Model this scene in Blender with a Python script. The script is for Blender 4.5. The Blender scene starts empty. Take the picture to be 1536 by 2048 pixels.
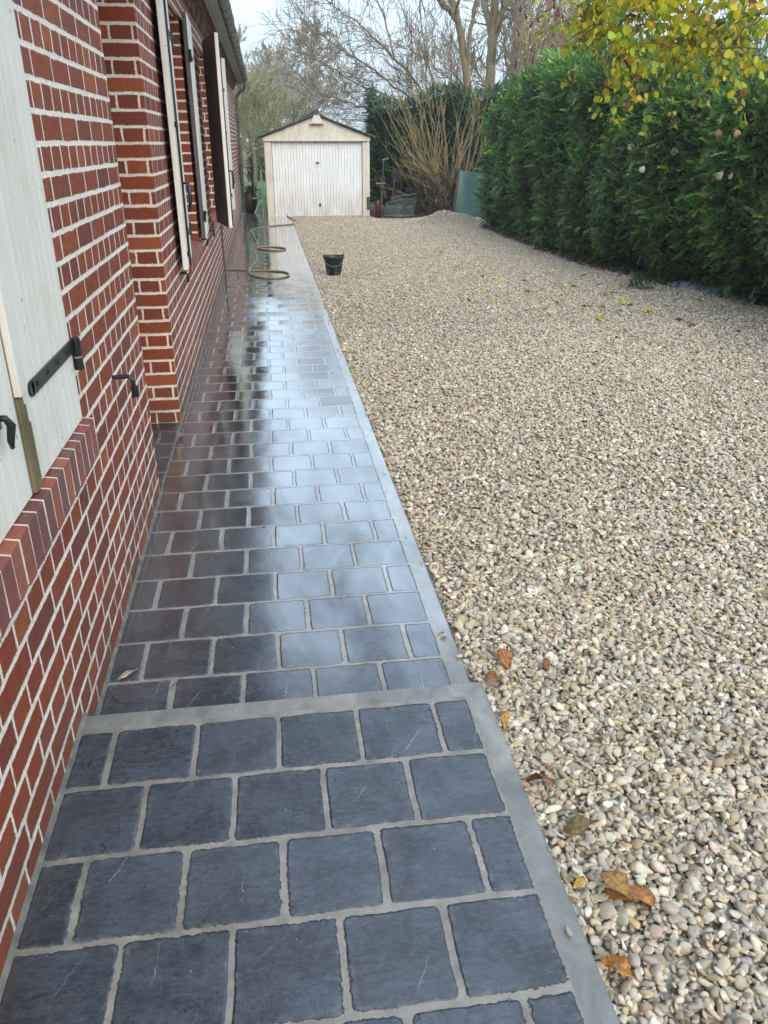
import bpy, math, random
import numpy as np
from mathutils import Vector, Matrix, noise
PI = math.pi
rng = np.random.default_rng(7)
random.seed(7)
S = bpy.context.scene
COL = S.collection

# ------------------------------------------------------------------ camera, world, sun
FPX, VX, VY, HC = 1585.0, 524.0, 286.0, 1.6
TH = math.atan((1024 - VY) / FPX)
PHI = math.atan((768 - VX) / FPX * math.cos(TH))
cam_d = bpy.data.cameras.new('camera')
cam_d.sensor_fit = 'VERTICAL'; cam_d.sensor_height = 36.0
cam_d.lens = 36.0 * FPX / 2048
cam_d.clip_start = 0.05; cam_d.clip_end = 600
cam = bpy.data.objects.new('camera', cam_d); COL.objects.link(cam)
cam.location = (0, 0, HC)
cam.rotation_euler = (PI / 2 - TH, 0, -PHI)
S.camera = cam

SUN_EL, SUN_AZ = math.radians(33), math.radians(168)     # azimuth clockwise from +Y
world = bpy.data.worlds.new('World'); S.world = world; world.use_nodes = True
wn = world.node_tree; wn.nodes.clear()
w_out = wn.nodes.new('ShaderNodeOutputWorld'); w_bg = wn.nodes.new('ShaderNodeBackground')
w_sky = wn.nodes.new('ShaderNodeTexSky'); w_sky.sky_type = 'NISHITA'; w_sky.sun_disc = False
w_sky.sun_elevation = SUN_EL; w_sky.sun_rotation = SUN_AZ
w_sky.air_density = 1.3; w_sky.dust_density = 3.0; w_sky.ozone_density = 1.5
w_mix = wn.nodes.new('ShaderNodeMix'); w_mix.data_type = 'RGBA'
w_tc = wn.nodes.new('ShaderNodeTexCoord'); w_noise = wn.nodes.new('ShaderNodeTexNoise')
w_noise.inputs['Scale'].default_value = 1.6; w_noise.inputs['Detail'].default_value = 4
w_map = wn.nodes.new('ShaderNodeMapping'); w_map.inputs['Scale'].default_value = (1, 1, 2.6)
w_r = wn.nodes.new('ShaderNodeMapRange')
w_r.inputs['From Min'].default_value = 0.3; w_r.inputs['From Max'].default_value = 0.7
w_r.inputs['To Min'].default_value = 0.62; w_r.inputs['To Max'].default_value = 0.9
wn.links.new(w_tc.outputs['Generated'], w_map.inputs['Vector'])
wn.links.new(w_map.outputs['Vector'], w_noise.inputs['Vector'])
wn.links.new(w_noise.outputs['Fac'], w_r.inputs['Value'])
wn.links.new(w_r.outputs['Result'], w_mix.inputs['Factor'])
wn.links.new(w_sky.outputs['Color'], w_mix.inputs['A'])
w_mix.inputs['B'].default_value = (5.5, 6.9, 8.2, 1)      # thin bright overcast veil
w_sep = wn.nodes.new('ShaderNodeSeparateXYZ'); wn.links.new(w_tc.outputs['Generated'], w_sep.inputs[0])
w_g = wn.nodes.new('ShaderNodeMapRange'); wn.links.new(w_sep.outputs[2], w_g.inputs['Value'])
w_g.inputs['From Min'].default_value = 0.05; w_g.inputs['From Max'].default_value = 0.45
w_g.inputs['To Min'].default_value = 0.90; w_g.inputs['To Max'].default_value = 1.95
w_v = wn.nodes.new('ShaderNodeVectorMath'); w_v.operation = 'SCALE'
wn.links.new(w_mix.outputs['Result'], w_v.inputs[0]); wn.links.new(w_g.outputs['Result'], w_v.inputs['Scale'])
wn.links.new(w_v.outputs[0], w_bg.inputs['Color'])
w_bg.inputs['Strength'].default_value = 0.1
wn.links.new(w_bg.outputs['Background'], w_out.inputs['Surface'])

sun_d = bpy.data.lights.new('sun', 'SUN'); sun_d.energy = 1.2; sun_d.angle = math.radians(34)
sun_d.color = (1.0, 0.90, 0.76)
sun = bpy.data.objects.new('sun', sun_d); COL.objects.link(sun)
sdir = Vector((math.sin(SUN_AZ) * math.cos(SUN_EL), math.cos(SUN_AZ) * math.cos(SUN_EL), math.sin(SUN_EL)))
sun.rotation_euler = (-sdir).to_track_quat('-Z', 'Y').to_euler()
S.view_settings.view_transform = 'Standard'; S.view_settings.look = 'None'
S.view_settings.gamma = 1; S.view_settings.exposure = 0.80
S.cycles.max_bounces = 8; S.cycles.transparent_max_bounces = 12
S.cycles.use_denoising = True
HAZE = .0014

# ------------------------------------------------------------------ helpers
Rr = Vector((math.cos(PHI), -math.sin(PHI), 0))
Fh = Vector((math.sin(PHI), math.cos(PHI), 0))
Ff = Fh * math.cos(TH) - Vector((0, 0, math.sin(TH)))
Uu = Fh * math.sin(TH) + Vector((0, 0, math.cos(TH)))
def ray(x, y): return Rr * ((x - 768) / FPX) + Uu * (-(y - 1024) / FPX) + Ff
def atY(x, y, Y):                       # survey point of the photo at path distance Y
    d = ray(x, y); t = Y / d.y; return Vector((d.x * t, Y, HC + d.z * t))
def atZ(x, y, z=0.0):
    d = ray(x, y); t = (z - HC) / d.z; return Vector((d.x * t, d.y * t, z))

class N:
    """tiny node-expression helper"""
    def __init__(s, name):
        s.m = bpy.data.materials.new(name); s.m.use_nodes = True
        s.t = s.m.node_tree; s.t.nodes.clear()
        s.out = s.t.nodes.new('ShaderNodeOutputMaterial')
    def node(s, ty, **kw):
        n = s.t.nodes.new(ty)
        for k, v in kw.items(): setattr(n, k, v)
        return n
    def put(s, sock, v):
        if isinstance(v, bpy.types.NodeSocket): s.t.links.new(v, sock)
        elif v is not None:
            if isinstance(v, tuple) and len(v) == 3 and sock.type == 'RGBA': v = v + (1,)
            sock.default_value = v
    def math(s, op, a, b=None, c=None, clamp=False):
        n = s.node('ShaderNodeMath', operation=op, use_clamp=clamp)
        s.put(n.inputs[0], a)
        if b is not None: s.put(n.inputs[1], b)
        if c is not None: s.put(n.inputs[2], c)
        return n.outputs[0]
    def add(s, a, b): return s.math('ADD', a, b)
    def sub(s, a, b): return s.math('SUBTRACT', a, b)
    def mul(s, a, b): return s.math('MULTIPLY', a, b)
    def div(s, a, b): return s.math('DIVIDE', a, b)
    def mn(s, a, b): return s.math('MINIMUM', a, b)
    def mx(s, a, b): return s.math('MAXIMUM', a, b)
    def ab(s, a): return s.math('ABSOLUTE', a)
    def fl(s, a): return s.math('FLOOR', a)
    def rng(s, v, a, b, c=0.0, d=1.0, smooth=False):
        n = s.node('ShaderNodeMapRange', interpolation_type='SMOOTHSTEP' if smooth else 'LINEAR')
        s.put(n.inputs['Value'], v)
        for k, q in zip(('From Min', 'From Max', 'To Min', 'To Max'), (a, b, c, d)): s.put(n.inputs[k], q)
        return n.outputs['Result']
    def noise(s, vec, scale, detail=3, rough=0.5, dist=0.0):
        n = s.node('ShaderNodeTexNoise'); s.put(n.inputs['Vector'], vec)
        n.inputs['Scale'].default_value = scale; n.inputs['Detail'].default_value = detail
        n.inputs['Roughness'].default_value = rough; n.inputs['Distortion'].default_value = dist
        return n.outputs['Fac']
    def mix(s, f, a, b, mode='MIX'):
        n = s.node('ShaderNodeMix', data_type='RGBA', blend_type=mode)
        s.put(n.inputs['Factor'], f); s.put(n.inputs['A'], a); s.put(n.inputs['B'], b)
        return n.outputs['Result']
    def ramp(s, f, stops, interp='LINEAR'):
        n = s.node('ShaderNodeValToRGB'); s.put(n.inputs[0], f); r = n.color_ramp; r.interpolation = interp
        while len(r.elements) < len(stops): r.elements.new(0.5)
        for e, (p, c) in zip(r.elements, stops): e.position = p; e.color = c + (1,)
        return n.outputs['Color']
    def comb(s, x, y, z=0.0):
        n = s.node('ShaderNodeCombineXYZ'); s.put(n.inputs[0], x); s.put(n.inputs[1], y); s.put(n.inputs[2], z)
        return n.outputs[0]
    def sep(s, v):
        n = s.node('ShaderNodeSeparateXYZ'); s.put(n.inputs[0], v); return n.outputs
    def uv(s): return s.node('ShaderNodeUVMap').outputs[0]
    def obj(s): return s.node('ShaderNodeTexCoord').outputs['Object']
    def scale(s, v, xyz):
        n = s.node('ShaderNodeMapping'); s.put(n.inputs['Vector'], v); n.inputs['Scale'].default_value = xyz
        return n.outputs[0]
    def white(s, v):
        n = s.node('ShaderNodeTexWhiteNoise', noise_dimensions='3D'); s.put(n.inputs['Vector'], v); return n.outputs
    def attr(s, name='tint'):
        return s.node('ShaderNodeAttribute', attribute_name=name).outputs['Color']
    def bump(s, h, dist, strength=1.0, normal=None):
        n = s.node('ShaderNodeBump'); s.put(n.inputs['Height'], h); n.inputs['Distance'].default_value = dist
        n.inputs['Strength'].default_value = strength
        if normal is not None: s.put(n.inputs['Normal'], normal)
        return n.outputs[0]
    def pbr(s, color, rough=0.6, metal=0.0, normal=None, spec=0.5, coat=None, coat_rough=None, trans=0.0):
        b = s.node('ShaderNodeBsdfPrincipled')
        s.put(b.inputs['Base Color'], color); s.put(b.inputs['Roughness'], rough)
        s.put(b.inputs['Metallic'], metal); s.put(b.inputs['Specular IOR Level'], spec)
        if normal is not None: s.put(b.inputs['Normal'], normal)
        if coat is not None: s.put(b.inputs['Coat Weight'], coat)
        if coat_rough is not None: s.put(b.inputs['Coat Roughness'], coat_rough)
        res = b.outputs[0]
        if trans:
            t = s.node('ShaderNodeBsdfTranslucent'); s.put(t.inputs['Color'], color)
            m = s.node('ShaderNodeMixShader'); m.inputs[0].default_value = trans
            s.t.links.new(res, m.inputs[1]); s.t.links.new(t.outputs[0], m.inputs[2]); res = m.outputs[0]
        s.t.links.new(res, s.out.inputs['Surface'])
        return s.m

def brick_material(name='brick', wall=True):
    n = N(name); uv = n.uv(); u, v, _ = n.sep(uv)
    w1 = n.noise(uv, 14, 2); w2 = n.noise(n.comb(u, n.add(v, 7.3)), 14, 2); w3 = n.noise(uv, 110, 3, 0.6); w4 = n.noise(n.comb(n.add(u, 3.1), v), 110, 3, 0.6)
    uu = n.add(u, n.add(n.mul(n.sub(w1, .5), .010), n.mul(n.sub(w3, .5), .010)))
    vv = n.add(v, n.add(n.mul(n.sub(w2, .5), .009), n.mul(n.sub(w4, .5), .009)))
    row = n.fl(n.div(vv, .08)); fv = n.ab(n.sub(n.sub(vv, n.mul(row, .08)), .04))
    par = n.math('FLOORED_MODULO', row, 2.0)
    wd = n.add(.235, n.mul(par, -.1175))
    rj = n.white(n.comb(row, 3.7, 1.1))[0]
    uo = n.add(n.add(uu, n.mul(par, .0587)), n.mul(n.sub(rj, .5), .012))
    cu = n.fl(n.div(uo, wd)); fu = n.ab(n.sub(n.sub(uo, n.mul(cu, wd)), n.mul(wd, .5)))
    wn_ = n.white(n.comb(cu, row, 0.5)); rnd = wn_[0]
    r2 = n.sep(wn_[1])
    jx = n.add(.0035, n.mul(r2[0], .003)); jy = n.add(.0062, n.mul(r2[1], .0022))
    dx = n.sub(n.sub(n.mul(wd, .5), fu), jx); dy = n.sub(n.sub(.04, fv), jy)
    d = n.math('SMOOTH_MIN', dx, dy, .004)
    mask = n.rng(d, 0.0, .0014, 0, 1, True)
    col = n.ramp(rnd, [(0, (.215, .042, .019)), (.2, (.265, .056, .022)), (.4, (.150, .040, .028)), (.55, (.285, .062, .022)), (.7, (.195, .040, .020)), (.85, (.34, .088, .029)), (1, (.170, .042, .027))])
    mott = n.noise(uv, 30, 5, .65); grain = n.noise(uv, 260, 3, .7)
    col = n.mix(n.rng(mott, .3, .75, 0, .55), col, (.12, .034, .022))
    col = n.mix(n.rng(grain, .62, .8, 0, .35), col, (.34, .14, .09))
    strk = n.noise(n.scale(uv, (3, 40, 1)), 3, 3)
    col = n.mix(n.rng(strk, .6, .8, 0, .18), col, (.34, .17, .11))
    mn_ = n.noise(uv, 60, 4, .6)
    mort = n.ramp(mn_, [(0.25, (.50, .42, .34)), (.5, (.76, .67, .56)), (.8, (.84, .76, .66))])
    big = n.noise(uv, 2.2, 3)
    mort = n.mix(n.rng(big, .35, .7, 0, .35), mort, (.50, .36, .29))
    smear = n.mul(n.rng(d, .001, .008, 1, 0), n.rng(n.noise(uv, 42, 4, .65), .52, .68, 0, .65)); col = n.mix(smear, col, (.52, .42, .34))
    # algae and splash dirt on the two lowest courses
    low = n.mul(n.rng(v, .02, .34, 1, 0), n.rng(n.noise(uv, 8, 4, .65), .36, .62, 0, .8))
    c = n.mix(mask, mort, col); c = n.mix(low, c, (.10, .062, .04))
    h = n.add(n.mul(n.rng(d, -.002, .004, 0, 1, True), .8), n.add(n.mul(mott, .35), n.mul(grain, .25)))
    rough = n.add(n.mul(mask, -.2), n.rng(mott, .3, .7, .66, .85))
    return n.pbr(c, n.add(rough, .08), normal=n.bump(h, .0045, .9), spec=.22)

def slab_material(name, y0, pitch, flip, xmin, xmax, ymax=None, rough_lo=.10, rough_hi=.34, pw=.2255, bumpk=.5, ior=1.7, wetlo=.42):
    n = N(name); p = n.obj(); x, y, _ = n.sep(p)
    w1 = n.noise(p, 9, 2); w2 = n.noise(n.scale(p, (1, 1, 1)), 9.7, 2, .5, .3)
    jag = n.noise(p, 75, 4, .7); jag2 = n.noise(n.comb(n.add(x, 5.0), y), 75, 4, .7)
    jm = n.rng(n.noise(p, 5.0, 2), .42, .62, .25, 1.25)
    xx = n.add(x, n.add(n.mul(n.sub(w1, .5), .012), n.mul(n.mul(n.sub(jag, .5), .020), jm)))
    yy = n.add(y, n.add(n.mul(n.sub(w2, .5), .012), n.mul(n.mul(n.sub(jag2, .5), .017), jm)))
    row = n.fl(n.div(n.sub(yy, y0), pitch)); par = n.math('FLOORED_MODULO', n.add(row, float(flip)), 2.0)
    fy = n.ab(n.sub(n.sub(n.sub(yy, y0), n.mul(row, pitch)), pitch / 2))
    xo = n.sub(xx, n.add(-.500, n.mul(par, pw / 2)))
    rrow = n.white(n.comb(row, 1.0, 2.0))[0]
    xo = n.add(xo, n.mul(n.sub(rrow, .5), .008))
    cx = n.fl(n.div(xo, pw)); fx = n.ab(n.sub(n.sub(xo, n.mul(cx, pw)), pw / 2))
    wn_ = n.white(n.comb(cx, row, 4.2)); rnd = wn_[0]; r3 = n.sep(wn_[1])
    r = n.add(.006, n.mul(r3[0], .013)); half = n.add(.1037, n.mul(r3[1], .0038))
    qx = n.add(n.sub(fx, n.add(half, pw / 2 - .11275)), r); qy = n.add(n.sub(fy, half), r)
    mxx = n.mx(qx, 0); mxy = n.mx(qy, 0)
    ln = n.math('SQRT', n.add(n.mul(mxx, mxx), n.mul(mxy, mxy)))
    sd = n.sub(n.add(ln, n.mn(n.mx(qx, qy), 0)), r)
    d = n.mul(sd, -1.0)
    d = n.mn(d, n.mn(n.sub(xx, xmin), n.sub(xmax, xx)))
    if ymax is not None: d = n.mn(d, n.sub(ymax, yy))
    mask = n.rng(d, -.0004, .0012, 0, 1, True)
    # slate
    pl = n.comb(n.add(x, n.mul(rnd, 9.0)), n.add(y, n.mul(r3[2], 7.0)), 0.0)
    cloud = n.noise(pl, 7, 5, .62, .4); fine = n.noise(pl, 60, 4, .7); speck = n.noise(pl, 330, 2, .6)
    base = n.ramp(rnd, [(0, (.009, .012, .018)), (.25, (.022, .028, .039)), (.5, (.014, .020, .031)), (.75, (.038, .045, .058)), (1, (.024, .024, .031))])
    c = n.mix(n.rng(cloud, .40, .68, 0, .8), base, (.052, .064, .086))
    c = n.mix(n.rng(cloud, .52, .30, 0, .65), c, (.008, .010, .016))
    c = n.mix(n.rng(fine, .48, .75, 0, .55), c, (.070, .086, .112))
    rust = n.noise(pl, 5.5, 4, .6, .8); c = n.mix(n.rng(rust, .60, .74, 0, .45), c, (.070, .055, .042))
    c = n.mix(n.rng(speck, .66, .74, 0, .6), c, (.20, .21, .22))
    riv = n.noise(n.scale(pl, (1.0, 3.2, 1)), 26, 6, .75, 1.2); c = n.mix(n.rng(riv, .36, .50, .55, 0), c, (.006, .008, .013)); c = n.mix(n.rng(riv, .54, .70, 0, .5), c, (.085, .098, .120))
    blot = n.noise(pl, 11, 5, .72, 1.0); c = n.mix(n.rng(blot, .56, .62, 0, .35), c, (.008, .011, .018))
    crackn = n.noise(pl, 4.3, 3, .5, .9)
    crack = n.mul(n.rng(n.ab(n.sub(crackn, .5)), .0012, .0045, 1, 0), n.rng(n.noise(pl, 3.0, 1), .5, .56, 0, .9))
    c = n.mix(crack, c, (.006, .006, .007))
    def line(sa, sb, gate, width, k):
        q = n.white(n.comb(n.add(cx, sa), n.add(row, sb), 9.1)); qq = n.sep(q[1])
        ang = n.mul(qq[0], 3.14159); lx = n.sub(xo, n.mul(n.add(cx, .5), pw)); ly = n.sub(n.sub(n.sub(yy, y0), n.mul(row, pitch)), pitch / 2)
        ca_, sa_ = n.math('COSINE', ang), n.math('SINE', ang)
        dd = n.add(n.add(n.mul(lx, ca_), n.mul(ly, sa_)), n.mul(n.sub(qq[1], .5), .13))
        dd = n.add(dd, n.add(n.mul(n.sub(n.noise(pl, 14, 2), .5), .012), n.mul(n.sub(fine, .5), .003)))
        al = n.add(n.sub(n.mul(ly, ca_), n.mul(lx, sa_)), n.mul(n.sub(qq[2], .5), .16))
        on = n.math('GREATER_THAN', q[0], gate)
        return n.mul(n.mul(n.rng(n.ab(dd), width * .3, width, 1, 0), n.rng(n.ab(al), .02, .062, 1, 0)), n.mul(on, n.rng(n.noise(pl, 40, 3), .35, .5, 0, k)))
    vein = line(0, 0, .80, .0010, .75); vein2 = n.mx(line(3, 5, .74, .0008, .45), line(7, 2, .66, .0006, .35))
    c = n.mix(n.mx(vein, vein2), c, (.42, .44, .46))
    # pointing mortar and cement margin
    g1 = n.noise(p, 16, 4, .6); g2 = n.noise(p, 130, 3, .7)
    g = n.ramp(g1, [(.25, (.105, .098, .085)), (.5, (.19, .176, .152)), (.78, (.28, .26, .225))])
    edge = n.rng(n.sub(x, xmax), .0, .006, 0, 1, True)
    if ymax is not None: edge = n.mx(edge, n.mul(n.rng(n.sub(y, ymax), .004, .012, 0, 1, True), 1.0))
    gc = n.ramp(n.noise(n.scale(p, (1, .5, 1)), 9, 6, .68, .7), [(.3, (.095, .095, .090)), (.5, (.17, .168, .158)), (.72, (.27, .262, .24))])
    g = n.mix(edge, g, gc)
    st = n.noise(p, 7, 5, .7, 1.5); g = n.mix(n.rng(st, .56, .68, 0, .45), g, (.085, .072, .055))
    g = n.mix(n.rng(g2, .55, .75, 0, .55), g, (.12, .115, .10))
    g = n.mix(n.rng(g2, .30, .22, 0, .4), g, (.36, .35, .32))
    c = n.mix(mask, g, c)
    haze_ = n.mul(n.mul(n.rng(d, .0, .022, 1, 0), mask), n.rng(n.noise(p, 34, 4, .7), .5, .66, 0, .55)); c = n.mix(haze_, c, (.16, .155, .145))
    dirt = n.mul(n.rng(x, -.62, -.50, 1, 0), n.rng(n.noise(p, 18, 4, .65), .4, .65, 0, .7)); c = n.mix(dirt, c, (.05, .042, .032))
    wet = n.noise(n.scale(p, (1.3, .5, 1)), 2.4, 4, .6, .4)
    pud = n.rng(wet, wetlo, wetlo + .2, 0, 1, True)
    if ior > 2: pud = n.mul(pud, n.rng(n.add(y, n.mul(n.sub(wet, .5), 5.0)), 1.9, 5.2, .06, 1))
    rt = n.add(n.rng(cloud, .3, .7, rough_hi, rough_hi * .6), n.mul(n.sub(fine, .5), .12))
    rt = n.mix(pud, n.comb(rt, rt, rt), n.comb(rough_lo, rough_lo, rough_lo))
    rt = n.mix(n.rng(wn_[0], .3, 1, 0, .3), rt, (rough_hi, rough_hi, rough_hi))
    rg = n.mix(pud, (.5, .5, .5), (.27, .27, .27))
    rough = n.mix(mask, rg, rt)
    h0 = n.rng(d, -.001, .0055, 0, 1, True)
    h1 = n.add(n.mul(h0, .2), n.add(n.mul(n.noise(n.scale(pl, (1.0, 3.2, 1)), 26, 6, .75, 1.2), .5), n.mul(fine, .25)))
    lx_ = n.sub(xo, n.mul(n.add(cx, .5), pw)); ly_ = n.sub(n.sub(n.sub(yy, y0), n.mul(row, pitch)), pitch / 2)
    tilt = n.add(n.mul(lx_, n.mul(n.sub(r3[1], .5), .030)), n.mul(ly_, n.mul(n.sub(r3[2], .5), .030)))
    tilt = n.add(n.mul(tilt, mask), n.mul(n.noise(p, 3.1, 2), .0022))
    nb = n.bump(tilt, 1.0, 1.0)
    nb = n.bump(h0, .0030, .75, nb)
    nb = n.bump(h1, .0028, bumpk, nb)
    drops = n.node('ShaderNodeTexVoronoi'); drops.inputs['Scale'].default_value = 190; n.put(drops.inputs['Vector'], p)
    dm = n.mul(n.rng(drops.outputs['Distance'], .0, .45, 1, 0, True), n.rng(n.noise(p, 6.5, 3), .5, .6, 0, 1))
    nb = n.bump(n.add(dm, n.mul(speck, .3)), .0006, bumpk, nb)
    m_ = n.pbr(c, n.sep(rough)[0], normal=nb, spec=.5)
    [q for q in n.t.nodes if q.type == 'BSDF_PRINCIPLED'][0].inputs['IOR'].default_value = ior
    if ior > 2:
        b_ = [q for q in n.t.nodes if q.type == 'BSDF_PRINCIPLED'][0]
        n.t.links.new(pud, b_.inputs['Coat Weight']); b_.inputs['Coat IOR'].default_value = 1.75; b_.inputs['Coat Roughness'].default_value = .05; n.t.links.new(nb, b_.inputs['Coat Normal'])
    if ior > 2: n.t.links.new(n.rng(pud, 0, 1, 1.5, ior), [q for q in n.t.nodes if q.type == 'BSDF_PRINCIPLED'][0].inputs['IOR'])
    return m_

def paint_material(name, base=(.62, .62, .58), streak=(.42, .40, .35), stain=(.33, .25, .12), stain_amt=.25, vert=(14, 14, .8), rough=.5):
    n = N(name); p = n.obj()
    s1 = n.noise(n.scale(p, vert), 3, 5, .65); s2 = n.noise(p, 3.2, 4, .6); s3 = n.noise(n.scale(p, vert), 14, 3, .6)
    c = n.mix(n.rng(s1, .42, .68, 0, .8), base, streak)
    c = n.mix(n.rng(s3, .55, .75, 0, .35), c, tuple(min(1, q * 1.22) for q in base))
    c = n.mix(n.mul(n.rng(s2, .5, .72, 0, 1), stain_amt), c, stain)
    ch = n.noise(p, 45, 2, .5)
    c = n.mix(n.rng(ch, .735, .75, 0, .85), c, (.12, .10, .08))
    return n.pbr(c, rough, normal=n.bump(n.add(s3, s1), .0012, .6))

def plain(name, col, rough=.6, metal=0.0, var=.25, scale=12, bump=.001, spec=.5):
    n = N(name); p = n.obj(); a = n.noise(p, scale, 5, .6)
    c = n.mix(n.rng(a, .3, .7, 0, 1), tuple(q * (1 - var) for q in col), tuple(min(1, q * (1 + var)) for q in col))
    return n.pbr(c, rough, metal, normal=n.bump(n.noise(p, scale * 6, 3), bump, .5), spec=spec)

def tinted(name, rough=.6, trans=0.0, bump=None, spec=.5, grain=0):
    n = N(name); c = n.attr()
    nb = None
    if grain:
        p = n.obj(); g = n.noise(p, grain, 4, .65)
        c = n.mix(n.rng(g, .3, .7, 0, .5), c, n.mix(1.0, c, (.55, .52, .48), 'MULTIPLY'))
    if bump: nb = n.bump(n.noise(n.obj(), bump, 3), .002, .6)
    return n.pbr(c, rough, normal=nb, trans=trans, spec=spec)

def tag(o, label=None, cat=None, group=None, kind=None):
    if label: o['label'] = label
    if cat: o['category'] = cat
    if group: o['group'] = group
    if kind: o['kind'] = kind
    return o
def empty(name, loc, label, cat, group=None, rz=0):
    o = bpy.data.objects.new(name, None); COL.objects.link(o); o.location = loc; o.rotation_euler = (0, 0, rz)
    o.empty_display_size = .1
    return tag(o, label, cat, group)

class MB:
    def __init__(s): s.v = []; s.f = []; s.uv = []; s.mi = []; s.tint = []; s.has_uv = False
    def vert(s, p): s.v.append(tuple(p)); return len(s.v) - 1
    def face(s, pts, uvs=None, mi=0, tint=None):
        i0 = len(s.v); s.v.extend(tuple(p) for p in pts); s.f.append(tuple(range(i0, i0 + len(pts))))
        s.uv.append(uvs); s.mi.append(mi); s.tint.append(tint)
        if uvs: s.has_uv = True
    def idx(s, ids, mi=0, tint=None): s.f.append(tuple(ids)); s.uv.append(None); s.mi.append(mi); s.tint.append(tint)
    def hexa(s, c, mi=0, tint=None):      # 8 corners: bottom 0-3 ccw, top 4-7
        i = len(s.v); s.v.extend(tuple(p) for p in c)
        for q in ((3, 2, 1, 0), (4, 5, 6, 7), (0, 1, 5, 4), (1, 2, 6, 5), (2, 3, 7, 6), (3, 0, 4, 7)):
            s.idx([i + k for k in q], mi, tint)
    def box(s, x0, x1, y0, y1, z0, z1, mi=0, tint=None):
        s.hexa([(x0, y0, z0), (x1, y0, z0), (x1, y1, z0), (x0, y1, z0), (x0, y0, z1), (x1, y0, z1), (x1, y1, z1), (x0, y1, z1)], mi, tint)
    def tube(s, pts, rad, sides=8, mi=0, tint=None, cap=True):
        pts = [Vector(p) for p in pts]; n = len(pts)
        if not hasattr(rad, '__len__'): rad = [rad] * n
        rings = []; prev = None
        for k, p in enumerate(pts):
            d = (pts[min(k + 1, n - 1)] - pts[max(k - 1, 0)])
            if d.length < 1e-9: d = Vector((0, 0, 1))
            d.normalize()
            if prev is None:
                a = d.cross(Vector((0, 0, 1)) if abs(d.z) < .9 else Vector((1, 0, 0))).normalized()
            else:
                a = (prev - d * prev.dot(d))
                a = a.normalized() if a.length > 1e-6 else d.orthogonal().normalized()
            prev = a; b = d.cross(a)
            i = len(s.v)
            for q in range(sides):
                t = 2 * PI * q / sides; s.v.append(tuple(p + (a * math.cos(t) + b * math.sin(t)) * rad[k]))
            rings.append(i)
        for k in range(n - 1):
            for q in range(sides):
                r = (q + 1) % sides
                s.idx((rings[k] + q, rings[k] + r, rings[k + 1] + r, rings[k + 1] + q), mi, tint)
        if cap:
            s.idx([rings[0] + q for q in reversed(range(sides))], mi, tint); s.idx([rings[-1] + q for q in range(sides)], mi, tint)
    def lathe(s, prof, cx=0, cy=0, sides=24, mi=0, tint=None, ell=1.0):
        rings = []
        for r, z in prof:
            i = len(s.v); rings.append(i)
            for q in range(sides):
                t = 2 * PI * q / sides; s.v.append((cx + r * math.cos(t), cy + r * ell * math.sin(t), z))
        for k in range(len(prof) - 1):
            for q in range(sides):
                r = (q + 1) % sides
                s.idx((rings[k] + q, rings[k] + r, rings[k + 1] + r, rings[k + 1] + q), mi, tint)
    def build(s, name, mats, parent=None, smooth=False, bevel=0, loc=None, rz=None):
        me = bpy.data.meshes.new(name); me.from_pydata(s.v, [], s.f)
        if s.has_uv:
            ul = me.uv_layers.new(name='UVMap'); buf = []
            for f, u in zip(s.f, s.uv):
                for k in range(len(f)): buf.extend(u[k] if u else (0, 0))
            ul.data.foreach_set('uv', buf)
        if any(t is not None for t in s.tint):
            ca = me.color_attributes.new('tint', 'FLOAT_COLOR', 'CORNER'); buf = []
            for f, t in zip(s.f, s.tint): buf.extend((tuple(t or (.5, .5, .5)) + (1,)) * len(f))
            ca.data.foreach_set('color', buf)
        if not isinstance(mats, (list, tuple)): mats = [mats]
        for m in mats: me.materials.append(m)
        if len(mats) > 1: me.polygons.foreach_set('material_index', s.mi)
        if smooth: me.polygons.foreach_set('use_smooth', [True] * len(s.f))
        me.update()
        o = bpy.data.objects.new(name, me); COL.objects.link(o)
        if parent is not None: o.parent = parent
        if loc is not None: o.location = loc
        if rz is not None: o.rotation_euler = (0, 0, rz)
        if bevel:
            b = o.modifiers.new('bevel', 'BEVEL'); b.width = bevel; b.segments = 2; b.limit_method = 'ANGLE'
        return o

def raw_mesh(name, V, F, mats, tint=None, smooth=False, parent=None):
    """numpy mesh: V (n,3), F (m,k) all the same k, tint per vertex (n,3)"""
    V = np.asarray(V, np.float32); F = np.asarray(F, np.int32); k = F.shape[1]
    me = bpy.data.meshes.new(name)
    me.vertices.add(len(V)); me.vertices.foreach_set('co', V.ravel())
    me.loops.add(F.size); me.loops.foreach_set('vertex_index', F.ravel())
    me.polygons.add(len(F)); me.polygons.foreach_set('loop_start', np.arange(0, F.size, k, dtype=np.int32))
    me.polygons.foreach_set('loop_total', np.full(len(F), k, np.int32))
    if smooth: me.polygons.foreach_set('use_smooth', np.ones(len(F), bool))
    me.update(calc_edges=True)
    if tint is not None:
        ca = me.color_attributes.new('tint', 'FLOAT_COLOR', 'POINT')
        c = np.ones((len(V), 4), np.float32); c[:, :3] = tint; ca.data.foreach_set('color', c.ravel())
    for m in (mats if isinstance(mats, (list, tuple)) else [mats]): me.materials.append(m)
    o = bpy.data.objects.new(name, me); COL.objects.link(o)
    if parent is not None: o.parent = parent
    return o

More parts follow.
